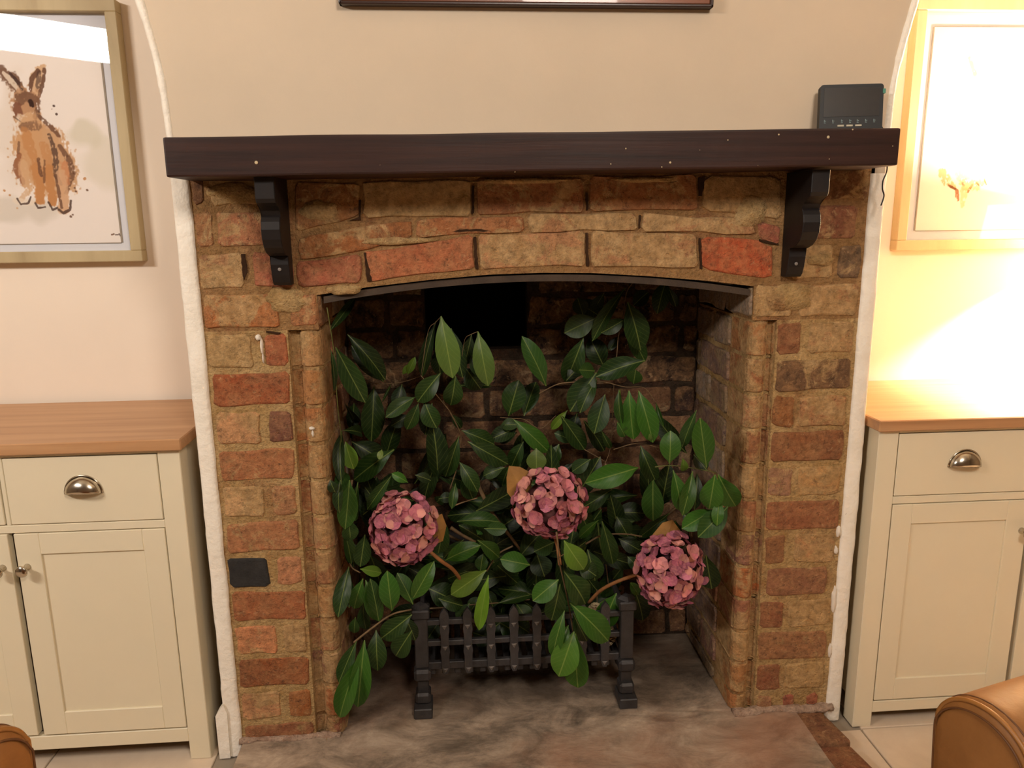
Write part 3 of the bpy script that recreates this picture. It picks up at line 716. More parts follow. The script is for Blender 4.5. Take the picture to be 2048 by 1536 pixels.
# ---------------------------------------------------------------- sideboards
def sideboard(s, yf, dx, label, zdoor0, zrail0):
    """s = -1 left, +1 right; outer corner X = s*(0.70+dx); yf = front plane"""
    X = lambda a: s*(a+dx)
    e = empty('sideboard', (s*1.05, yf+0.17, 0.0)); tag(e, label, 'sideboard')
    yb = 0.325
    bm = bmesh.new(); bx(bm, min(X(0.692), X(1.412)), max(X(0.692), X(1.412)), yf-0.012, yb+0.005, 0.676, 0.699, 0.002)
    o = from_bm('worktop', bm, M_OAK, e)
    # carcass: two posts per end, rails, recessed side panel, back, dark inside
    for a in (0.70, 1.362):
        for (y0, y1) in ((yf, yf+0.042), (yb-0.042, yb)): box('post', X(a), X(a+0.042), y0, y1, 0.0, 0.676, M_CREAM, e, bev=0.0015)
    box('side_panel', X(0.708), X(0.72), yf+0.042, yb-0.042, 0.05, 0.676, M_CREAM, e)
    box('side_panel', X(1.386), X(1.396), yf+0.042, yb-0.042, 0.05, 0.676, M_CREAM, e)
    box('rail', X(0.742), X(1.362), yf+0.001, yf+0.02, zrail0, zdoor0-0.002, M_CREAM, e)
    box('rail', X(0.742), X(1.362), yf+0.001, yf+0.02, 0.517, 0.533, M_CREAM, e)
    box('rail', X(0.742), X(1.362), yf+0.001, yf+0.02, 0.669, 0.676, M_CREAM, e)
    box('divider', X(1.0285), X(1.0365), yf+0.001, yf+0.02, 0.533, 0.669, M_CREAM, e) if s < 0 else box('divider', X(1.044), X(1.052), yf+0.001, yf+0.02, 0.533, 0.669, M_CREAM, e)
    box('interior', X(0.742), X(1.362), yf+0.022, yb-0.005, zrail0+0.004, 0.674, M_GAP, e, bev=0)
    mid = 1.033 if s < 0 else 1.048
    g = 0.0018
    hx = {0: (0.742, mid-(0.004 if s < 0 else 0.004)), 1: (mid+0.004, 1.362)}
    for i in (0, 1):
        a, b = hx[i]
        d = box('drawer', X(a+g), X(b-g), yf, yf+0.018, 0.533+g, 0.669-g, M_CREAM, e, bev=0.0012)
        # cup pull
        cx = X((a+b)/2) if s < 0 else X((a+b)/2-0.005); cz = 0.607
        bm = bmesh.new(); wv, hv, dv = 0.034, 0.021, 0.022; nu, nv = 20, 8; rows = []
        for j in range(nv+1):
            ph = math.pi/2*j/nv
            rows.append([bm.verts.new((cx-wv*math.cos(math.pi*i_/nu)*(0.25+0.75*math.cos(ph)**0.6 if j < nv else 0.25), yf-0.001-dv*math.sin(ph)*math.sin(math.pi*i_/nu)**0.7, cz-0.012+(hv*1.55)*math.sin(math.pi*i_/nu)**0.8*math.cos(ph)+0.0)) for i_ in range(nu+1)])
        for j in range(nv):
            for i_ in range(nu): bm.faces.new((rows[j][i_], rows[j][i_+1], rows[j+1][i_+1], rows[j+1][i_]))
        bm.free()
        # quarter-dome cup: half ellipse seen from the front, open at the bottom
        bm = bmesh.new(); rows = []
        for j in range(nv+1):
            ph = math.pi/2*j/nv                         # 0 at the plate, 90 deg at the lip
            rows.append([bm.verts.new((cx+wv*math.cos(math.pi*i_/nu)*math.cos(ph*0.25), yf-dv*math.sin(ph)*(0.25+0.75*math.sin(math.pi*i_/nu)), cz-0.013+0.034*math.sin(math.pi*i_/nu)*math.cos(ph*0.92))) for i_ in range(nu+1)])
        for j in range(nv):
            for i_ in range(nu): bm.faces.new((rows[j][i_], rows[j][i_+1], rows[j+1][i_+1], rows[j+1][i_]))
        h = from_bm('cup_handle', bm, M_CHROME, d, True)
        sol = h.modifiers.new('solid', 'SOLIDIFY'); sol.thickness = 0.0015
        bm = bmesh.new(); tube(bm, [Vector((cx+(wv+0.001)*math.cos(math.pi*k/20), yf-0.0012, cz-0.013+0.036*math.sin(math.pi*k/20))) for k in range(21)], 0.0016, sides=6)
        from_bm('handle_rim', bm, M_CHROME, d, True)
        # shaker door: stiles, rails and recessed panel in one frame + inner panel
        z0, z1 = zdoor0, 0.517
        dr = box('door', X(a+g), X(a+0.045), yf, yf+0.018, z0+g, z1-g, M_CREAM, e, bev=0.001)
        bm = bmesh.new(); fr = 0.048
        bx(bm, min(X(b-g), X(b-fr)), max(X(b-g), X(b-fr)), yf, yf+0.018, z0+g, z1-g, 0.001)
        bx(bm, min(X(a+0.045), X(b-fr)), max(X(a+0.045), X(b-fr)), yf, yf+0.018, z1-0.045, z1-g, 0.001)
        bx(bm, min(X(a+0.045), X(b-fr)), max(X(a+0.045), X(b-fr)), yf, yf+0.018, z0+g, z0+0.052, 0.001)
        from_bm('door_frame', bm, M_CREAM, dr)
        bm = bmesh.new(); bx(bm, min(X(a+0.044), X(b-fr+0.001)), max(X(a+0.044), X(b-fr+0.001)), yf+0.0045, yf+0.012, z0+0.05, z1-0.043)
        from_bm('door_panel', bm, M_CREAM, dr)
        kx = X(b-(0.019 if s < 0 else 0.012)) if i == 0 else X(a+0.019)
        bm = bmesh.new(); lathe(bm, [(0.007, 0), (0.0065, 0.002), (0.004, 0.006), (0.0045, 0.012), (0.0105, 0.019), (0.012, 0.022), (0.010, 0.025), (0.001, 0.026)], (kx, yf, 0.447), 'Y', 16)
        from_bm('knob', bm, M_CHROME, dr, True)
    return e
sideboard(-1, -0.008, 0.0, 'cream two-door sideboard with oak top in the left alcove', 0.075, 0.042)
sideboard(1, -0.034, -0.018, 'cream two-door sideboard with oak top in the right alcove', 0.062, 0.034)

# ---------------------------------------------------------------- prints in the alcoves
def P2(px, py):
    v = at(px, py, Y=0.332); return (v.x, v.z)
def picture(label, x_in, x_out, z0, z1, strokes, dots, wash, aper, paper):
    """frame between outer edges x_in (towards the breast) and x_out"""
    s = 1 if x_in > 0 else -1
    e = empty('framed_print', ((x_in+x_out)/2, 0.33, z0)); tag(e, label, 'picture')
    a, b = min(x_in, x_out), max(x_in, x_out); fw = 0.024
    for r in ((a, b, z0, z0+fw), (a, b, z1-fw, z1), (a, a+fw, z0+fw, z1-fw), (b-fw, b, z0+fw, z1-fw)):
        box('frame_rail', r[0], r[1], 0.315, YB-0.001, r[2], r[3], M_FRAME, e, bev=0.0015)
    box('mount', a+fw, b-fw, 0.336, 0.342, z0+fw, z1-fw, M_MAT, e, bev=0)
    ax0, ax1, az0, az1 = aper
    for r in ((ax0-0.0035, ax0, az0, az1), (ax1, ax1+0.0035, az0, az1), (ax0, ax1, az0-0.0015, az0), (ax0, ax1, az1, az1+0.0015)):
        box('mount_bevel', r[0], r[1], 0.334, 0.336, r[2], r[3], M_BEVEL, e, bev=0)
    # the print: fine grid carrying its inks as a colour attribute
    NX, NZ = 300, 380
    xs = np.linspace(ax0, ax1, NX+1); zs = np.linspace(az0, az1, NZ+1)
    GX, GZ = np.meshgrid(xs, zs)
    rgb = np.ones((NZ+1, NX+1, 3))*np.array(paper, float)
    rng = np.random.RandomState(5)
    def vnoise(f, seed):
        r = np.random.RandomState(seed).rand(int(f)+3, int(f)+3)
        u = (GX-ax0)/(ax1-ax0)*f; v = (GZ-az0)/(az1-az0)*f
        i = np.clip(u.astype(int), 0, int(f)); j = np.clip(v.astype(int), 0, int(f)); fu = u-i; fv = v-j
        fu = fu*fu*(3-2*fu); fv = fv*fv*(3-2*fv)
        return (r[j, i]*(1-fu)+r[j, i+1]*fu)*(1-fv)+(r[j+1, i]*(1-fu)+r[j+1, i+1]*fu)*fv
    N1 = vnoise(45, 1); N2 = vnoise(110, 2); N3 = vnoise(12, 3)
    def stroke(pts, wd, col, op, brk=0.35):
        nonlocal rgb
        d = np.full(GX.shape, 9.0)
        for k in range(len(pts)-1):
            (x1, z1_), (x2, z2_) = pts[k], pts[k+1]
            dx, dz = x2-x1, z2_-z1_; L2 = dx*dx+dz*dz+1e-12
            t = np.clip(((GX-x1)*dx+(GZ-z1_)*dz)/L2, 0, 1)
            w_ = wd[k]+(wd[k+1]-wd[k])*t
            d = np.minimum(d, np.hypot(GX-x1-t*dx, GZ-z1_-t*dz)/w_)
        m_ = np.clip((1.0+(N1-0.5)*0.5+(N2-0.5)*0.4-d)*4, 0, 1)
        m_ = m_*np.clip((N2*0.6+N1*0.4-brk)*5+0.6, 0, 1)*op
        rgb = rgb*(1-m_[..., None])+np.array(col, float)*m_[..., None]
    for wsh in wash:
        (x, z), rx, rz, col, op = wsh
        d = np.hypot((GX-x)/rx, (GZ-z)/rz); m_ = np.clip((1.1+(N3-0.5)*0.9-d)*2.2, 0, 1)*op
        rgb = rgb*(1-m_[..., None])+np.array(col, float)*m_[..., None]
    for st in strokes: stroke(*st)
    for (x, z), r_, col in dots: stroke([(x, z), (x+1e-4, z)], [r_, r_], col, 0.85, 0.0)
    c = rgb/255.0; c = np.where(c <= 0.04045, c/12.92, ((c+0.055)/1.055)**2.4)
    verts = np.stack([GX.ravel(), np.full(GX.size, 0.3352), GZ.ravel()], 1)
    ii = (np.arange(NZ)[:, None]*(NX+1)+np.arange(NX)[None, :]).ravel()
    fcs = np.stack([ii, ii+1, ii+NX+2, ii+NX+1], 1)
    me = D.meshes.new('print'); me.from_pydata(verts.tolist(), [], fcs.tolist())
    ca = me.color_attributes.new('ink', 'FLOAT_COLOR', 'POINT')
    ca.data.foreach_set('color', np.concatenate([c.reshape(-1, 3), np.ones((GX.size, 1))], 1).ravel().astype(np.float32))
    link('print', me, M_PRINT, e)
    box('glass', a+fw-0.002, b-fw+0.002, 0.3285, 0.3305, z0+fw-0.002, z1-fw+0.002, M_GLASS, e, bev=0)
    return e
def cr3(*p): return [P2(x*0.3646, y*0.3646) for x, y in p]
W_ = 0.3646/1538*1.85       # crop pixel to metres on the print
OR = (196, 138, 88); BR = (110, 78, 62); DK = (78, 58, 52); TAN = (214, 176, 138); PALE = (236, 220, 200)
def S(pts, w, col, op=0.8, brk=0.35): return (cr3(*pts), [v*W_*0.62 for v in w], col, op, max(0, brk-0.12))
hare = [
 S([(165, 690), (180, 800), (215, 900)], [120, 170, 200], (212, 170, 128), .9, 0), S([(270, 720), (315, 880), (345, 980)], [70, 140, 120], (206, 164, 128), .9, 0), S([(140, 560), (145, 625)], [110, 116], (196, 156, 122), .95, 0), S([(110, 850), (105, 930), (135, 1010)], [50, 56, 40], (204, 158, 118), .8, 0), S([(20, 400), (65, 450), (110, 515)], [40, 60, 36], (216, 190, 166), .9, 0), S([(222, 380), (195, 440), (180, 525)], [36, 62, 34], (216, 184, 152), .9, 0), S([(345, 980), (348, 1140)], [50, 46], (222, 188, 156), .9, 0), S([(200, 930), (215, 1100)], [56, 40], (206, 150, 102), .9, 0), S([(262, 930), (285, 1110)], [52, 40], (206, 150, 104), .9, 0),
 S([(0, 385), (60, 440), (115, 515)], [40, 62, 40], BR, .8), S([(15, 400), (65, 450), (100, 500)], [14, 28, 14], PALE, .85), S([(50, 400), (110, 470), (135, 515)], [10, 16, 12], DK, .9, .3),
 S([(225, 375), (195, 440), (180, 525)], [36, 66, 34], TAN, .8), S([(205, 385), (170, 430), (160, 510)], [16, 22, 14], BR, .9), S([(240, 380), (230, 460), (205, 540)], [16, 18, 12], BR, .85), S([(212, 400), (205, 470)], [18, 22], DK, .6, .45),
 S([(140, 560), (145, 620)], [120, 130], (190, 146, 110), .85, .1), S([(100, 540), (150, 530), (200, 560)], [40, 46, 40], BR, .7), S([(85, 580), (95, 620)], [34, 40], (128, 84, 66), .85, .25), S([(110, 655), (180, 650)], [40, 46], PALE, .8, .1), S([(205, 590), (190, 640)], [18, 18], BR, .7),
 S([(165, 560), (168, 572)], [22, 22], (64, 44, 38), 1.0, .0), S([(72, 640), (120, 675), (190, 660), (215, 600)], [6, 6, 6, 8], DK, .55),
 S([(165, 700), (190, 850), (230, 960)], [110, 190, 190], (206, 160, 116), .8, .15), S([(280, 760), (310, 900), (330, 1000)], [100, 150, 130], (208, 166, 126), .8, .2),
 S([(120, 700), (150, 690), (200, 690)], [36, 36, 36], BR, .55, .45), S([(215, 640), (270, 690), (320, 745)], [16, 24, 16], BR, .8, .4), S([(130, 720), (160, 800), (190, 880)], [40, 50, 40], OR, .7, .35), S([(240, 800), (260, 880), (255, 960)], [40, 46, 36], OR, .6, .4),
 S([(265, 740), (300, 840), (300, 960), (330, 1010)], [16, 24, 24, 14], DK, .7, .42), S([(325, 800), (375, 880), (395, 950), (360, 1060)], [18, 26, 24, 16], BR, .75, .42), S([(350, 900), (360, 1000)], [30, 34], (206, 138, 96), .7, .35),
 S([(100, 850), (80, 920), (120, 1000)], [24, 30, 24], (150, 98, 70), .8, .35), S([(120, 900), (140, 1000), (165, 1040)], [40, 44, 20], TAN, .7, .3), S([(100, 780), (95, 840)], [10, 12], BR, .6, .4),
 S([(195, 920), (215, 1020), (215, 1095)], [50, 46, 36], OR, .85, .2), S([(205, 870), (220, 960)], [14, 18], BR, .8, .4), S([(262, 930), (275, 1030), (285, 1110)], [44, 42, 36], OR, .85, .2), S([(240, 880), (238, 1000)], [10, 10], BR, .6, .45), S([(330, 960), (345, 1060), (345, 1150)], [46, 50, 44], (214, 172, 136), .85, .2), S([(300, 960), (320, 1060), (335, 1140)], [12, 14, 10], BR, .75, .4),
 S([(150, 1040), (115, 1095)], [20, 24], TAN, .7), S([(85, 1105), (165, 1110)], [26, 26], PALE, .7), S([(90, 1090), (110, 1120), (150, 1115), (165, 1080)], [8, 8, 8, 8], DK, .8, .2), S([(190, 1115), (205, 1140), (245, 1135)], [8, 10, 8], DK, .8, .2), S([(262, 1110), (285, 1150), (310, 1140)], [10, 10, 8], DK, .8, .2), S([(320, 1150), (345, 1170), (380, 1150), (385, 1100)], [10, 12, 10, 8], DK, .8, .2),
 S([(608, 1288), (622, 1284)], [6, 6], BR, .8, 0), S([(630, 1288), (645, 1288)], [4, 4], DK, .9, 0), S([(650, 1282), (658, 1294)], [6, 6], DK, .9, 0)]
dots = [(cr3((x, y))[0], r*W_, c) for x, y, r, c in [(290, 580, 7, DK), (305, 625, 6, DK), (280, 597, 4, BR), (460, 980, 8, OR), (475, 1042, 6, BR), (405, 1030, 5, BR), (412, 1050, 5, BR), (50, 1070, 6, OR), (57, 780, 7, TAN), (40, 860, 6, TAN), (20, 1045, 6, OR), (38, 815, 6, TAN), (385, 1188, 6, BR), (395, 1178, 5, BR), (365, 855, 6, BR), (90, 1142, 5, TAN), (385, 900, 6, BR), (400, 950, 5, BR)]]
wash = [(cr3((440, 740))[0], 0.045, 0.03, (206, 198, 172), .5), (cr3((600, 900))[0], 0.06, 0.05, (216, 206, 184), .45), (cr3((60, 1150))[0], 0.12, 0.035, (196, 186, 168), .4), (cr3((100, 800))[0], 0.07, 0.12, (222, 206, 188), .4)]
xr_ = P2(229, 400)[0]; zb1 = P2(150, 486)[1]; zt1 = P2(188, 62)[1]
picture('pale wood framed watercolour of a hare in the left alcove', -0.853, -1.29, 1.018, 1.557, hare, dots, wash, (-1.235, -0.903, zb1, zt1), (242, 232, 224))
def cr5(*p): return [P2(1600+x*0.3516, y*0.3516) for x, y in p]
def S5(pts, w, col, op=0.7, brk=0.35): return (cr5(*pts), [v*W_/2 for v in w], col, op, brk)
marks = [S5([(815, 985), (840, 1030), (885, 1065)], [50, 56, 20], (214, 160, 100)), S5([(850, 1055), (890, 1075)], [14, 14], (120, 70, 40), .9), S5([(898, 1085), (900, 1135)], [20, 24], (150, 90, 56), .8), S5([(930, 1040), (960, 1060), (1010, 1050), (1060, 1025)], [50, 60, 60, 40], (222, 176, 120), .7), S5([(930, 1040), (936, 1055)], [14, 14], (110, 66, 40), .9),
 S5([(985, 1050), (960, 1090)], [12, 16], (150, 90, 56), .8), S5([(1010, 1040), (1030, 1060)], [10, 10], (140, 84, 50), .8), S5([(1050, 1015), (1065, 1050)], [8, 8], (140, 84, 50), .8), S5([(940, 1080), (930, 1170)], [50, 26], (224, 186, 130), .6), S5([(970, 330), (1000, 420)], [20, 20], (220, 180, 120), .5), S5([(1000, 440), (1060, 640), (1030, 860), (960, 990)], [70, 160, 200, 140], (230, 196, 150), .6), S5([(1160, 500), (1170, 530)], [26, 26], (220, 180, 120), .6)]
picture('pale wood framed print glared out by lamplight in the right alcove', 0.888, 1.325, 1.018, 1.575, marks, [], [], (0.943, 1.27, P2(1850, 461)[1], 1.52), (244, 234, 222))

# ---------------------------------------------------------------- table lamp just out of frame in the right alcove
lamp = empty('unseen_table_lamp', (1.36, 0.17, 0.70)); tag(lamp, 'unseen lit table lamp with a fabric shade on the right sideboard', 'lamp')
LX, LY = 1.36, 0.17
bm = bmesh.new(); lathe(bm, [(0.05, 0.7), (0.05, 0.71), (0.02, 0.725), (0.03, 0.77), (0.042, 0.83), (0.03, 0.89), (0.012, 0.92), (0.008, 1.03), (0.014, 1.035)], (LX, LY, 0), 'Z', 24); from_bm('base', bm, M_CHROME, lamp, True)
bm = bmesh.new(); rows = []
for r, z in ((0.125, 0.99), (0.105, 1.125)):
    rows.append([bm.verts.new((LX+r*math.cos(2*math.pi*k/40), LY+r*math.sin(2*math.pi*k/40), z)) for k in range(40)])
for k in range(40): bm.faces.new((rows[0][k], rows[0][(k+1) % 40], rows[1][(k+1) % 40], rows[1][k]))
from_bm('lamp_shade', bm, M_SHADE, lamp, True)
pl = D.lights.new('bulb', 'POINT'); pl.energy = 78; pl.color = (1.0, 0.88, 0.72); pl.shadow_soft_size = 0.02
po = D.objects.new('bulb', pl); COL.objects.link(po); po.location = (LX, LY, 1.09)

# ---------------------------------------------------------------- iron fire basket
gr_ = empty('fire_basket', (-0.03, 0.17, ZH)); tag(gr_, 'black cast-iron fire basket standing on the hearth stone', 'grate')
def GX_(px): return (px-1024)/1538*1.67-0.02
yl, yr = 0.075, 0.07
def gp(x, dy=0.0): return yl+(yr-yl)*(x+0.26)/0.45+dy
def post(xc):
    w = 0.0145; y = gp(xc); bm = bmesh.new()
    bx(bm, xc-0.020, xc+0.020, y-0.045, y+0.012, ZH, ZH+0.024, 0.002)          # foot
    bx(bm, xc-0.0165, xc+0.0165, y-0.028, y+0.012, ZH+0.024, ZH+0.05, 0.005)
    bx(bm, xc-0.012, xc+0.012, y-0.014, y+0.012, ZH+0.048, ZH+0.085, 0.002)
    bx(bm, xc-0.0185, xc+0.0185, y-0.025, y+0.014, ZH+0.076, ZH+0.104, 0.006)   # collar
    o = from_bm('leg', bm, M_IRON, gr_)
    bm = bmesh.new()
    bx(bm, xc-w, xc+w, y-0.014, y+0.014, ZH+0.104, 0.262, 0.002)
    bx(bm, xc-0.0195, xc+0.0195, y-0.02, y+0.02, 0.258, 0.279, 0.003)
    lathe(bm, [(0.020, 0.279), (0.012, 0.287), (0.002, 0.29)], (xc, y, 0), 'Z', 4)
    from_bm('post', bm, M_IRON, gr_)
XL, XRt = -0.257, 0.196
post(XL); post(XRt)
for z, th in ((0.243, .006), (0.193, .006), (0.139, .0085)):
    bm = bmesh.new(); bx(bm, XL, XRt, gp(0)-0.004, gp(0)+0.008, z-th, z+th, 0.0012); from_bm('rail', bm, M_IRON, gr_)
for i in range(8):
    xc = -0.206+0.0505*i; y = gp(xc)-0.008
    prof = [(-0.004, 0.122), (-0.0085, 0.134), (-0.0085, 0.166), (-0.0105, 0.176), (-0.0085, 0.188), (-0.0085, 0.216), (-0.0105, 0.228), (-0.0088, 0.242), (-0.0105, 0.258), (-0.008, 0.268), (0, 0.279)]
    prof = prof+[(-a, b) for a, b in prof[-2::-1]]
    bm = bmesh.new(); prism(bm, [(xc+a, b) for a, b in prof], lambda u, v, d: (u, d, v), y-0.005, y+0.005); from_bm('bar', bm, M_IRON, gr_)
    for z in (0.236, 0.186, 0.133):
        bm = bmesh.new()
        c = Vector((xc, y-0.005, z)); r = 0.0062
        v = [bm.verts.new(c+Vector(p)) for p in ((-r, 0, 0.003), (r, 0, 0.003), (0, 0, -r*1.2), (0, -0.004, 0.0015))]
        for f in ((0, 1, 3), (1, 2, 3), (2, 0, 3), (0, 2, 1)): bm.faces.new([v[k] for k in f])
        from_bm('stud', bm, M_IRONWORN, gr_)
for i in range(16):
    x = -0.236+0.028*i
    bm = bmesh.new(); bx(bm, x-0.007, x+0.007, 0.078, 0.30, 0.112, 0.128, 0.002); from_bm('grate_bar', bm, M_IRON, gr_)
for xc in (XL, XRt):
    for z in (0.14, 0.19, 0.243):
        bm = bmesh.new(); bx(bm, xc-0.005, xc+0.005, 0.08, 0.29, z-0.006, z+0.006, 0.001); from_bm('side_rail', bm, M_IRON, gr_)
    box('leg', xc-0.012, xc+0.012, 0.275, 0.30, ZH, 0.27, M_IRON, gr_, bev=0.002)
# fireback with beaded arc
bm = bmesh.new(); pts = [(-0.20, 0.115), (0.13, 0.115), (0.13, 0.33)]
for k in range(0, 19):
    a = math.pi*k/18; pts.append((-0.035+0.165*math.cos(a), 0.33+0.10*math.sin(a)))
pts.append((-0.20, 0.33)); prism(bm, pts, lambda u, v, d: (u, d, v), 0.298, 0.312); from_bm('fireback', bm, M_IRON, gr_)
bm = bmesh.new()
for r in (0.052, 0.033): tube(bm, [Vector((0.0+r*math.cos(a), 0.294, 0.325+r*0.8*math.sin(a))) for a in np.linspace(0.1, math.pi-0.1, 22)], 0.004, sides=6)
for k in range(17):
    a = math.pi*k/16; lathe(bm, [(0.0035, 0), (0.003, 0.002), (0.0004, 0.0035)], (0.0+0.043*math.cos(a), 0.298, 0.325+0.035*math.sin(a)), 'Y', 6)
from_bm('fireback_relief', bm, M_IRON, gr_, True)
# pine cones in the basket
def cone(c, h, r, label, ry):
    e = empty('pine_cone', c); tag(e, label, 'pine cone')
    bm = bmesh.new(); lathe(bm, [(r*0.25, -h*0.5), (r*0.55, -h*0.3), (r*0.55, 0), (r*0.3, h*0.35), (0.001, h*0.5)], c, 'Z', 10); from_bm('core', bm, M_CONE, e)
    bm = bmesh.new()
    for j in range(9):
        t = j/8.0; rr = r*(math.sin(math.pi*(0.15+0.75*t))**0.8); z = -h*0.48+h*0.9*t
        for k in range(9):
            a = 2*math.pi*(k+0.5*(j % 2))/9; d = Vector((math.cos(a), math.sin(a), 0)); tn = Vector((-d.y, d.x, 0))
            p = Vector(c)+Vector((0, 0, z)); b = p+d*rr*0.4; q = p+d*rr+Vector((0, 0, 0.004)); w = r*0.26
            v = [bm.verts.new(x) for x in (b-tn*w*0.5, b+tn*w*0.5, q+tn*w+Vector((0, 0, 0.001)), q-tn*w+Vector((0, 0, 0.001)), q+d*0.001+Vector((0, 0, -0.002)))]
            for f in ((0, 1, 2, 3), (3, 2, 4), (1, 0, 4), (0, 3, 4), (2, 1, 4)): bm.faces.new([v[i] for i in f])
    from_bm('scales', bm, M_CONETIP if ry else M_CONE, e)
cone((0.165, 0.125, 0.160), 0.05, 0.022, 'brown pine cone in the basket close to its right-hand post', 1)
cone((0.150, 0.190, 0.175), 0.055, 0.024, 'second pine cone, half hidden deeper in the basket at its right', 1)

# ---------------------------------------------------------------- laurel branches
def leaf_mesh(v):
    rnd = random.Random(v); nu, nv = 10, 4; vs = []; fs = []
    fold = rnd.uniform(0.10, 0.28); arch_ = rnd.uniform(0.03, 0.14); tw = rnd.uniform(-0.25, 0.25); wav = rnd.uniform(0.0, 0.05)
    pet = 0.06
    for i in range(nu+1):
        t = i/nu; x = t
        if i == 0: w = 0.02
        else:
            q = (t-pet)/(1-pet); q = max(0.0, q); w = max(0.02, 0.5*(math.sin(math.pi*q**1.15)**0.62)) if q < 1 else 0.0
            if i == nu: w = 0.015
        zc = arch_*math.sin(math.pi*t)-arch_*0.8*t*t
        for j in range(nv+1):
            s = (j/nv-0.5)*2; y = s*w; z = zc+fold*abs(y)*0.9+tw*y*(t-0.5)+wav*math.sin(t*17+s*2)*abs(s)*0.5
            vs.append((x, y, z))
    for i in range(nu):
        for j in range(nv):
            a = i*(nv+1)+j; fs.append((a, a+1, a+nv+2, a+nv+1))
    me = D.meshes.new('leaf'); me.from_pydata(vs, [], fs); me.materials.append(M_LEAF)
    for p in me.polygons: p.use_smooth = True
    return me
LEAVES = [leaf_mesh(i) for i in range(12)]
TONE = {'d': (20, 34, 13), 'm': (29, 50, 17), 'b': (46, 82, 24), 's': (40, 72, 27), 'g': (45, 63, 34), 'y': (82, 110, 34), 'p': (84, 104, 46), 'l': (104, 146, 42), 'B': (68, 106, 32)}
def fit_y(px, py, Y):
    for _ in range(40):
        p = at(px, py, Y=Y)
        if Y < -0.005 or (-0.402 < p.x < 0.396 and p.z > ZH+0.006): return p
        Y -= 0.01
    return p
def put_leaf(parent, bx_, by_, tx_, ty_, w, tone, Y):
    tilt = random.uniform(-0.025, 0.02)
    if tone in 'pl': tilt = -0.012
    P0 = fit_y(bx_, by_, Y); P1 = fit_y(tx_, ty_, Y+tilt)
    X = P1-P0; L = X.length*1.07; X.normalize()
    view = (CAM-(P0+P1)/2).normalized()
    # front of the leaf leans to the viewer and up to the light
    N = (view+Vector((random.uniform(-0.35, 0.35), 0, random.uniform(-0.1, 0.45)))); 
    if tone in 'bB': N = view+Vector((random.uniform(-0.2, 0.2), 0, random.uniform(-0.05, 0.3)))
    if tone in 'pl': N = view+Vector((random.uniform(-0.1, 0.1), 0, 0.12))
    N = (N-X*N.dot(X)).normalized(); Yv = N.cross(X)
    dist = (CAM-P0).dot(-FWD)*-1
    Wd = w/F_PX*dist*1.12
    mw = Matrix(((X.x*L, Yv.x*Wd, N.x*L*0.8), (X.y*L, Yv.y*Wd, N.y*L*0.8), (X.z*L, Yv.z*Wd, N.z*L*0.8))).to_4x4()
    mw.translation = P0
    o = link('leaf', random.choice(LEAVES), None, parent, world=mw)
    c = TONE[tone]; k = random.uniform(0.86, 1.14); o.color = lin([min(255, v*k*random.uniform(0.96, 1.04)) for v in c])
    return o
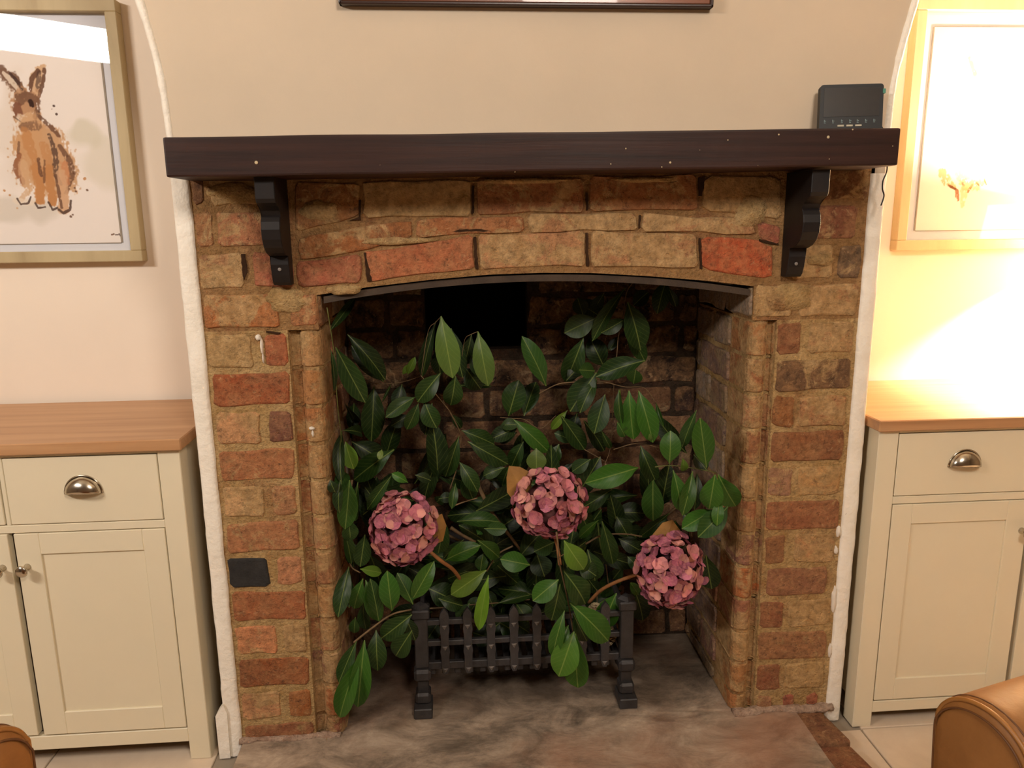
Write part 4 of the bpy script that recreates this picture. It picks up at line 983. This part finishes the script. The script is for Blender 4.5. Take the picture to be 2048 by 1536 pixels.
BRANCHES = [
 ('thin green laurel stem climbing the left jamb of the hearth opening', 0.08,
  [(1.6, [(654, 615), (667, 697), (671, 751), (676, 820), (681, 861), (684, 915), (681, 978)])],
  [(671,694,727,799,40,'m'), (712,593,667,653,16,'d'), (695,669,768,754,36,'d'), (686,861,725,866,22,'d'), (661,697,669,779,11,'d'), (684,861,681,959,22,'d'), (691,883,706,935,30,'y'), (703,883,768,924,41,'d'), (788,899,711,956,41,'m'), (764,899,758,917,11,'p'), (689,943,676,980,27,'m'), (660,960,670,984,20,'d')]),
 ('slender twig reaching across the back bricks at upper left with two hanging leaves', 0.2,
  [(1.6, [(730, 762), (758, 768), (793, 766), (820, 760), (848, 749)])],
  [(748,772,743,877,42,'m'), (768,764,708,697,30,'d'), (782,768,766,801,5,'m'), (804,768,793,814,27,'d'), (815,749,829,717,14,'y'), (805,749,820,730,11,'y'), (708,806,703,855,25,'d'), (689,806,711,850,16,'d')]),
 ('laurel sprig in front of the black flue with two pale hanging leaves', 0.12,
  [(1.4, [(956, 663), (942, 669), (930, 678), (924, 713)]), (1.4, [(882, 633), (871, 645), (856, 664), (842, 751)]), (1.6, [(842, 751), (886, 806), (900, 822)])],
  [(882,632,904,749,44,'p'), (872,642,844,749,22,'d'), (902,656,924,749,30,'d'), (870,702,881,746,30,'d'), (956,663,975,766,38,'p'), (943,669,930,727,27,'d'), (942,710,957,749,19,'m'), (930,735,960,776,38,'d'), (911,751,902,809,36,'m'), (881,746,837,801,37,'m'), (849,802,871,853,36,'m'), (837,806,815,857,25,'m'), (831,794,775,831,29,'g'), (818,831,785,850,25,'d'), (864,806,851,866,30,'d'), (913,773,979,771,16,'d')]),
 ('stout brown laurel stem slanting down the middle behind the blooms', 0.16,
  [(3.3, [(886, 801), (902, 828), (922, 872), (916, 902), (913, 937), (900, 978)]), (8.1, [(945, 947), (982, 1021), (1022, 1075), (1046, 1106)])],
  [(923,861,986,887,31,'m'), (935,883,1012,926,36,'m'), (918,872,892,951,30,'m'), (901,827,922,855,16,'d'), (919,924,954,980,30,'m'), (1034,857,984,877,30,'d'), (1009,935,968,951,25,'g'), (924,947,945,996,32,'m'), (978,960,1016,960,37,'d'), (1019,1018,989,1013,27,'m'), (1020,932,1004,970,30,'m'), (979,937,963,959,14,'d')]),
 ('knot of middling laurel leaves above the central bloom', 0.2,
  [(1.8, [(1000, 835), (1026, 837), (1049, 839), (1081, 857), (1112, 831)])],
  [(1017,832,1036,766,43,'m'), (1048,832,1070,768,34,'m'), (1027,839,1095,901,33,'b'), (1122,831,1167,896,34,'m'), (1154,826,1146,875,29,'d'), (1047,883,1023,932,29,'m'), (1072,896,1073,938,36,'p'), (1118,888,1103,930,26,'m'), (1180,921,1146,938,23,'g'), (1000,852,1034,849,23,'g'), (1034,865,1000,883,21,'g'), (1146,883,1112,867,23,'g'), (1135,820,1104,857,16,'y')]),
 ('tall upright laurel branch at right of centre with a dense leafy crown', 0.2,
  [(1.8, [(1266, 565), (1253, 586), (1245, 638), (1237, 672), (1234, 706), (1228, 768), (1224, 846), (1220, 899), (1208, 932)]), (4.4, [(1212, 927), (1204, 982), (1199, 1037)]), (3.6, [(1210, 1113), (1217, 1168)]), (2.9, [(1193, 1157), (1195, 1223)])],
  [(1251,576,1187,675,25,'m'), (1255,604,1281,695,47,'m'), (1193,636,1133,664,42,'g'), (1250,638,1206,664,26,'m'), (1154,604,1193,628,36,'d'), (1333,560,1315,622,31,'m'), (1336,573,1352,612,16,'d'), (1167,675,1133,761,39,'m'), (1208,734,1182,680,39,'d'), (1238,672,1219,699,16,'d'), (1250,646,1288,719,29,'m'), (1290,721,1198,750,39,'m'), (1266,612,1294,586,29,'d'), (1167,633,1156,599,29,'d'), (1208,586,1187,622,23,'d')]),
 ('reddish side twig crossing the right of the hearth opening under drooping leaves', 0.15,
  [(2.3, [(1078, 787), (1117, 768), (1159, 764), (1203, 763), (1250, 774), (1289, 776), (1312, 807)])],
  [(1092,772,1049,680,35,'s'), (1193,745,1143,818,47,'m'), (1133,761,1167,727,29,'d'), (1194,758,1161,820,29,'m'), (1190,742,1161,740,29,'s'), (1210,789,1190,862,39,'m'), (1258,781,1266,874,38,'b'), (1277,781,1305,879,38,'b'), (1238,779,1242,846,18,'m'), (1312,805,1326,850,9,'s'), (1267,768,1271,742,29,'m'), (1240,779,1240,810,8,'y')]),
 ('short curved laurel twig springing right above the low bloom', 0.15,
  [(2.3, [(1227, 899), (1273, 887), (1318, 895)]), (1.6, [(1169, 899), (1214, 925)])],
  [(1203,862,1221,896,13,'m'), (1167,841,1208,899,31,'d'), (1281,891,1310,960,31,'m'), (1234,844,1250,872,21,'s'), (1302,883,1299,870,8,'p'), (1306,957,1306,1037,40,'b'), (1277,935,1179,964,42,'b'), (1181,918,1146,942,26,'g'), (1226,1026,1288,1026,36,'d'), (1339,1026,1281,1073,22,'m'), (1226,1055,1266,1042,11,'g'), (1308,975,1317,1026,29,'d')]),
 ('glossy green laurel spray leaning out over the right jamb', -0.01,
  [(2.1, [(1310, 934), (1341, 931), (1378, 935), (1432, 945)])],
  [(1339,927,1341,867,38,'b'), (1393,820,1365,891,23,'s'), (1413,935,1401,844,39,'b'), (1346,940,1363,1019,31,'b'), (1385,942,1367,1026,27,'b'), (1430,949,1419,1015,42,'b'), (1436,949,1470,1011,42,'b'), (1394,946,1390,1015,22,'d'), (1427,1019,1368,1055,35,'b'), (1456,1013,1401,1070,40,'s'), (1439,1000,1434,1048,22,'b'), (1365,916,1368,942,15,'y'), (1412,1110,1423,1175,40,'d'), (1365,1026,1394,1051,26,'d'), (1387,909,1412,938,26,'d')]),
 ('bunch of dark laurel leaves crowded against the left jamb', 0.03,
  [(4.1, [(704, 960), (694, 1042), (696, 1082), (701, 1130), (721, 1146)])],
  [(816,965,786,948,17,'b'), (784,950,736,1016,22,'m'), (699,960,691,1053,37,'b'), (716,964,709,1040,20,'m'), (696,1038,701,1080,30,'m'), (687,1055,703,1124,22,'m'), (730,1069,721,1130,32,'m'), (720,1138,761,1145,20,'y'), (698,1133,677,1228,30,'m'), (726,1157,708,1216,29,'b'), (731,1160,757,1239,32,'b'), (726,1204,731,1258,24,'m'), (701,1157,698,1211,20,'d'), (681,960,677,1021,20,'d'), (701,1082,708,1130,30,'d'), (830,950,860,960,20,'d'), (711,1234,708,1265,20,'m')]),
 ('low laurel twig drooping to the hearth stone beside the left jamb', -0.02,
  [(4.4, [(708, 1285), (720, 1275), (755, 1248), (786, 1228), (823, 1219)])],
  [(784,1222,775,1150,37,'b'), (757,1239,742,1163,27,'m'), (752,1260,755,1338,36,'m'), (824,1229,765,1275,39,'m'), (824,1261,792,1311,37,'m'), (713,1282,679,1361,27,'m'), (720,1309,679,1432,37,'b'), (729,1280,716,1410,39,'b'), (826,1209,797,1150,30,'s'), (823,1202,864,1130,32,'b'), (809,1231,830,1278,24,'d')]),
 ('tangle of laurel leaves between the left and central blooms', 0.08,
  [(7.4, [(901, 1055), (924, 1070), (951, 1084)]), (3.0, [(901, 1014), (928, 1004), (955, 996)]), (3.7, [(1026, 1092), (995, 1109), (973, 1143)])],
  [(889,1047,877,1104,32,'m'), (928,1079,887,1116,17,'m'), (890,1121,955,1092,32,'b'), (914,1043,994,1042,30,'m'), (968,1057,1011,1058,25,'m'), (955,1080,997,1113,29,'b'), (973,1140,906,1187,37,'y'), (977,1150,958,1256,24,'l'), (877,1197,923,1211,29,'m'), (939,1206,916,1239,24,'g'), (857,1177,901,1197,44,'d'), (967,1106,961,1140,24,'m'), (877,998,904,994,20,'d'), (911,967,904,1014,17,'m'), (1060,1130,1005,1119,37,'b'), (955,1069,961,1062,14,'s'), (890,991,873,1004,20,'d'), (934,1143,897,1157,24,'d')]),
 ('horizontal laurel twig lying along the top of the iron basket', 0.12,
  [(3.4, [(857, 1217), (890, 1215), (924, 1211), (992, 1206), (1060, 1199)])],
  [(1029,1204,1051,1236,29,'g'), (995,1207,1056,1190,20,'m'), (938,1228,958,1197,27,'m'), (972,1177,985,1211,24,'d'), (945,1265,982,1278,41,'d'), (999,1245,1033,1265,41,'m'), (877,1245,857,1275,30,'d'), (1033,1208,1055,1241,33,'g'), (1007,1230,1055,1263,40,'d'), (1066,1168,1098,1190,29,'d'), (1073,1106,1088,1150,40,'d')]),
 ('laurel spray hanging down over the front of the iron basket', -0.04,
  [(3.3, [(1113, 1064), (1117, 1099), (1117, 1117), (1126, 1157), (1137, 1208), (1146, 1263)]), (2.2, [(1115, 1117), (1131, 1106)])],
  [(1128,1081,1166,1137,40,'y'), (1117,1159,1069,1199,38,'b'), (1120,1168,1104,1239,38,'m'), (1128,1143,1171,1205,47,'m'), (1140,1206,1215,1279,47,'b'), (1129,1221,1105,1310,27,'b'), (1137,1250,1122,1285,18,'b'), (1148,1263,1119,1349,50,'B'), (1151,1267,1155,1372,46,'b'), (1146,1226,1173,1281,29,'m')]),
 ('loose laurel leaves between the central and right blooms above the basket', 0.1,
  [(4.0, [(1171, 1088), (1204, 1071), (1248, 1068), (1284, 1073)])],
  [(1109,1084,1071,1102,33,'m'), (1175,1099,1190,1159,40,'m'), (1157,1128,1190,1150,33,'m'), (1197,1040,1160,1073,18,'b'), (1204,1042,1226,1126,31,'m'), (1233,1186,1206,1250,42,'b'), (1277,1190,1263,1168,18,'b'), (1237,1077,1277,1099,29,'d'), (1139,1106,1171,1084,22,'d'), (1255,1113,1277,1135,22,'m'), (1233,1033,1255,1070,33,'d')]),
]

for label, Yb, stems, leaves in BRANCHES:
    p0 = fit_y(*stems[0][1][0], Yb)
    e = empty('laurel_branch', p0); tag(e, label, 'branch', 'laurel branches in the hearth opening')
    for wpx, pts in stems:
        P = [fit_y(x, y, Yb+0.012) for x, y in pts]
        r = wpx/F_PX*1.6*0.5
        bm = bmesh.new(); tube(bm, catmull(P, 5), r*1.1, r*0.75, 7, jit=0.08)
        from_bm('twig', bm, M_TWIGGREEN if 'green' in label and wpx < 4 else M_TWIG, e, True)
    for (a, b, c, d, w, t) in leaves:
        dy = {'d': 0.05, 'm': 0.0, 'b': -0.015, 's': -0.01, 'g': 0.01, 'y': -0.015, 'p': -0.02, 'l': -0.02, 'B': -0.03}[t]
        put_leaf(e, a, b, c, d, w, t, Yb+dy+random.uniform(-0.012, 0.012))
# a leafy branch lying deep behind the others
e = empty('laurel_branch', at(1060, 1100, Y=0.26)); tag(e, 'dark laurel branch lying deepest against the back bricks', 'branch', 'laurel branches in the hearth opening')
bm = bmesh.new(); tube(bm, catmull([at(x, y, Y=0.27) for x, y in ((700, 1100), (820, 1040), (950, 1090), (1100, 1060), (1260, 1080), (1370, 1000))], 6), 0.004, 0.003, 7); from_bm('twig', bm, M_TWIG, e, True)
rl = random.Random(11)
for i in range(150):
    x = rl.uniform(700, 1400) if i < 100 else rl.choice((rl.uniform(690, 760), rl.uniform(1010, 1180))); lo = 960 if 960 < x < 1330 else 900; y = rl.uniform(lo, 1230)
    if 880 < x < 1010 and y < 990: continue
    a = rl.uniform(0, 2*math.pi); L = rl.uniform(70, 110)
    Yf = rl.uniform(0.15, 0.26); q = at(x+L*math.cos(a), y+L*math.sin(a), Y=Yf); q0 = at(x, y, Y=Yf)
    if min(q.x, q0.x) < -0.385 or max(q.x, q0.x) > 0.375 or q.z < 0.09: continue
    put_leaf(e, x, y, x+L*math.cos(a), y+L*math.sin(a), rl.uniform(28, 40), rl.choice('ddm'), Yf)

# ---------------------------------------------------------------- hydrangea heads
def petal_mesh(v):
    rnd = random.Random(v+50); vs = []; fs = []; nu, nv = 4, 4; cup = rnd.uniform(0.15, 0.5); wv = rnd.uniform(-0.2, 0.2)
    for i in range(nu+1):
        t = i/nu; w = 0.12+0.44*math.sin(math.pi*min(1, t*0.80+0.12))**0.75 if i < nu else 0.26
        for j in range(nv+1):
            s = (j/nv-0.5)*2; y = s*w
            vs.append((t-(0.12*s*s if i == nu else 0), y, cup*(t*t*0.4)+cup*0.9*y*y+wv*y*t))
    for i in range(nu):
        for j in range(nv):
            a = i*(nv+1)+j; fs.append((a, a+1, a+nv+2, a+nv+1))
    me = D.meshes.new('petal'); me.from_pydata(vs, [], fs); me.materials.append(M_PETAL)
    for p in me.polygons: p.use_smooth = True
    return me
PETALS = [petal_mesh(i) for i in range(8)]
PC = [(184, 108, 118), (172, 96, 112), (194, 124, 124), (160, 84, 108), (200, 138, 126), (172, 100, 126), (148, 76, 98), (206, 148, 134)]
def bloom(px, py, rx, ry, Y, label, stalk, dry, seed):
    c = at(px, py, Y=Y); k = (CAM-c).dot(-FWD)/F_PX*-1; k = abs(k); R = Vector((rx*k, (rx+ry)*0.5*k*0.85, ry*k))
    e = empty('hydrangea_bloom', c); tag(e, label, 'flower', 'dried pink hydrangea heads among the laurel')
    rnd = random.Random(seed)
    bm = bmesh.new(); bmesh.ops.create_icosphere(bm, subdivisions=2, radius=1)
    for v in bm.verts: v.co = Vector((v.co.x*R.x*0.66, v.co.y*R.y*0.66, v.co.z*R.z*0.66))+c
    o = from_bm('flower_core', bm, M_PETAL, e, True); o.color = lin((70, 36, 44))
    n = 108; ga = math.pi*(3-math.sqrt(5))
    for i in range(n):
        z = 1-2*(i+0.5)/n; r = math.sqrt(1-z*z); a = i*ga
        # axis of the distribution points to the room
        d = Vector((r*math.cos(a), -z, r*math.sin(a)))
        if d.y > 0.34: continue
        d = (d+Vector((rnd.uniform(-.12, .12), rnd.uniform(-.1, .1), rnd.uniform(-.12, .12)))).normalized()
        sc = rnd.uniform(0.80, 0.96); ce = c+Vector((d.x*R.x, d.y*R.y, d.z*R.z))*sc
        N = (d+Vector((rnd.uniform(-.3, .3), rnd.uniform(-.3, .3), rnd.uniform(-.3, .3)))).normalized()
        T = N.cross(Vector((0.1, 0.3, 1))).normalized(); B = N.cross(T); a0 = rnd.uniform(0, math.pi)
        col = rnd.choice(PC)
        for q in range(4):
            an = a0+math.pi/2*q+rnd.uniform(-.2, .2)
            X = (T*math.cos(an)+B*math.sin(an)); X = (X+N*rnd.uniform(-0.1, 0.5)).normalized(); N2 = (N-X*N.dot(X)).normalized(); Yv = N2.cross(X)
            L = 0.018*rnd.uniform(0.8, 1.1); Wd = 0.0195*rnd.uniform(0.85, 1.15)
            mw = Matrix(((X.x*L, Yv.x*Wd, N2.x*L), (X.y*L, Yv.y*Wd, N2.y*L), (X.z*L, Yv.z*Wd, N2.z*L))).to_4x4(); mw.translation = ce
            o = link('petal', rnd.choice(PETALS), None, e, world=mw); g = rnd.uniform(0.82, 1.12)
            cc = col if rnd.random() < 0.7 else rnd.choice(PC)
            o.color = lin([min(255, v*g) for v in cc])
    P = [at(x, y, Y=yy) for x, y, yy in stalk]
    bm = bmesh.new(); tube(bm, catmull(P, 5), 0.0035, 0.0042, 8, jit=0.06); from_bm('stalk', bm, M_STALK, e, True)
    # dry brown leaf behind the head
    bm = bmesh.new(); pts = [at(x, y, Y=Y+0.03) for x, y in dry]; prv = sum(pts, Vector())/len(pts)+Vector((0, -0.008, 0))
    cv = bm.verts.new(prv); vv = [bm.verts.new(p) for p in pts]; wv = [bm.verts.new(p+Vector((0, 0.0015, 0))) for p in pts]; cw = bm.verts.new(prv+Vector((0, 0.0015, 0)))
    for i in range(len(vv)):
        j = (i+1) % len(vv); bm.faces.new((vv[i], vv[j], cv)); bm.faces.new((wv[j], wv[i], cw)); bm.faces.new((vv[i], wv[i], wv[j], vv[j]))
    o = from_bm('dry_leaf', bm, M_DRYLEAF, e); tag(o, 'dry orange-brown leaf')
bloom(806, 1057, 69, 76, 0.02, 'dried pink hydrangea head lowest on the left, nearest the left jamb', [(845, 1090, 0.0), (880, 1120, 0.0), (905, 1138, 0.03), (922, 1160, 0.07)], [(862, 1035), (884, 1028), (893, 1052), (886, 1082), (868, 1090)], 1)
bloom(1098, 1005, 74, 74, 0.03, 'dried pink hydrangea head highest, in the middle of the laurel', [(1110, 1075, 0.04), (1116, 1100, 0.04), (1120, 1130, 0.02)], [(1018, 932), (1040, 934), (1066, 948), (1060, 985), (1030, 1005), (1014, 985), (1013, 955)], 2)
bloom(1340, 1140, 69, 80, 0.0, 'dried pink hydrangea head on the right beside the right jamb', [(1275, 1148, 0.03), (1230, 1165, 0.06), (1200, 1182, 0.09), (1178, 1205, 0.12)], [(1305, 1070), (1325, 1046), (1345, 1040), (1360, 1060), (1350, 1085), (1320, 1090)], 3)

# ---------------------------------------------------------------- leather chairs in front
def chair_arm(label, c, ax, ht, wd, length, flip):
    """upholstered rolled back: D-shaped section in the plane facing the camera side, extruded along ax"""
    e = empty('leather_chair', (c[0], c[1], 0.0)); tag(e, label, 'chair')
    c = Vector(c); ax = Vector(ax).normalized(); sd = Vector((ax.y, -ax.x, 0)).normalized()  # section's width direction
    if sd.y > 0: sd = -sd
    # section outline (a across, b up), rounded roll at the top, gently narrowing stem
    sec = []
    for k in range(0, 13):
        a = math.pi*k/12; sec.append((math.cos(a)*wd*0.5, ht-wd*0.42+wd*0.42*math.sin(a)))
    sec = [(wd*0.5, 0.06), (wd*0.52, ht*0.45), (wd*0.55, ht*0.75)]+sec+[(-wd*0.46, ht*0.75), (-wd*0.36, ht*0.45), (-wd*0.34, 0.06)]
    bm = bmesh.new(); rows = []
    N = 16
    prof = [(0.0, 0.90), (0.004, 0.965), (0.012, 1.0)]+[(length*k/N, 1.0) for k in range(1, N)]+[(length-0.012, 1.0), (length-0.004, 0.965), (length, 0.90)]
    for t, s in prof:
        sag = 0.006*math.sin(math.pi*t/length)
        rows.append([bm.verts.new(c+ax*t+sd*(a*s)+Vector((0, 0, (b-ht*0.6)*s+ht*0.6+(sag if b > ht*0.8 else 0)))) for a, b in sec])
    n = len(sec)
    for i in range(len(rows)-1):
        for k in range(n): bm.faces.new((rows[i][k], rows[i][(k+1) % n], rows[i+1][(k+1) % n], rows[i+1][k]))
    bm.faces.new(rows[0][::-1]); bm.faces.new(rows[-1])
    from_bm('backrest', bm, M_LEATHER, e, True)
    for off, r, mat, nm in ((0.007, 0.0032, M_WELT, 'piping'), (0.016, 0.0016, M_WELTDARK, 'seam'), (-0.0005, 0.0013, M_WELTDARK, 'seam')):
        for end in (0,):
            sc = 1.0 if off > 0.01 else (0.985 if off > 0 else 0.94)
            P = [c+ax*off+sd*(a*sc)+Vector((0, 0, (b-ht*0.6)*sc+ht*0.6)) for a, b in sec]
            bm = bmesh.new(); tube(bm, catmull(P, 4), r, r, 7); from_bm(nm, bm, mat, e, True)
    # seat block and legs, below the frame
    s0 = c+sd*(-0.02)
    bm = bmesh.new(); q0 = c+ax*0.02-sd*0.0; q1 = c+ax*(length-0.02); dd = sd*0.42
    vv = [p+Vector((0, 0, z)) for z in (0.30, 0.42) for p in (q0, q1, q1+dd, q0+dd)]
    V = [bm.verts.new(p) for p in vv]
    for f in ((0, 3, 2, 1), (4, 5, 6, 7), (0, 1, 5, 4), (1, 2, 6, 5), (2, 3, 7, 6), (3, 0, 4, 7)): bm.faces.new([V[i] for i in f])
    bmesh.ops.bevel(bm, geom=list(bm.edges), offset=0.03, segments=3, affect='EDGES'); from_bm('seat', bm, M_LEATHER, e, True)
    for p in (q0+ax*0.03, q1-ax*0.03, q0+ax*0.03+dd*0.9, q1-ax*0.03+dd*0.9):
        bm = bmesh.new(); tube(bm, [Vector((p.x, p.y, 0.001)), Vector((p.x, p.y, 0.31))], 0.014, 0.02, 8); from_bm('leg', bm, M_MANTEL, e)
    return e
chair_arm('tan leather chair back with piped seams at the lower right corner', (0.448, -0.70, 0.0), (0.97, 0.25, 0), 0.524, 0.13, 0.42, 1)
chair_arm('tan leather chair back just peeping in at the lower left corner', (-0.662, -0.74, 0.0), (-0.97, 0.25, 0), 0.585, 0.13, 0.42, 1)
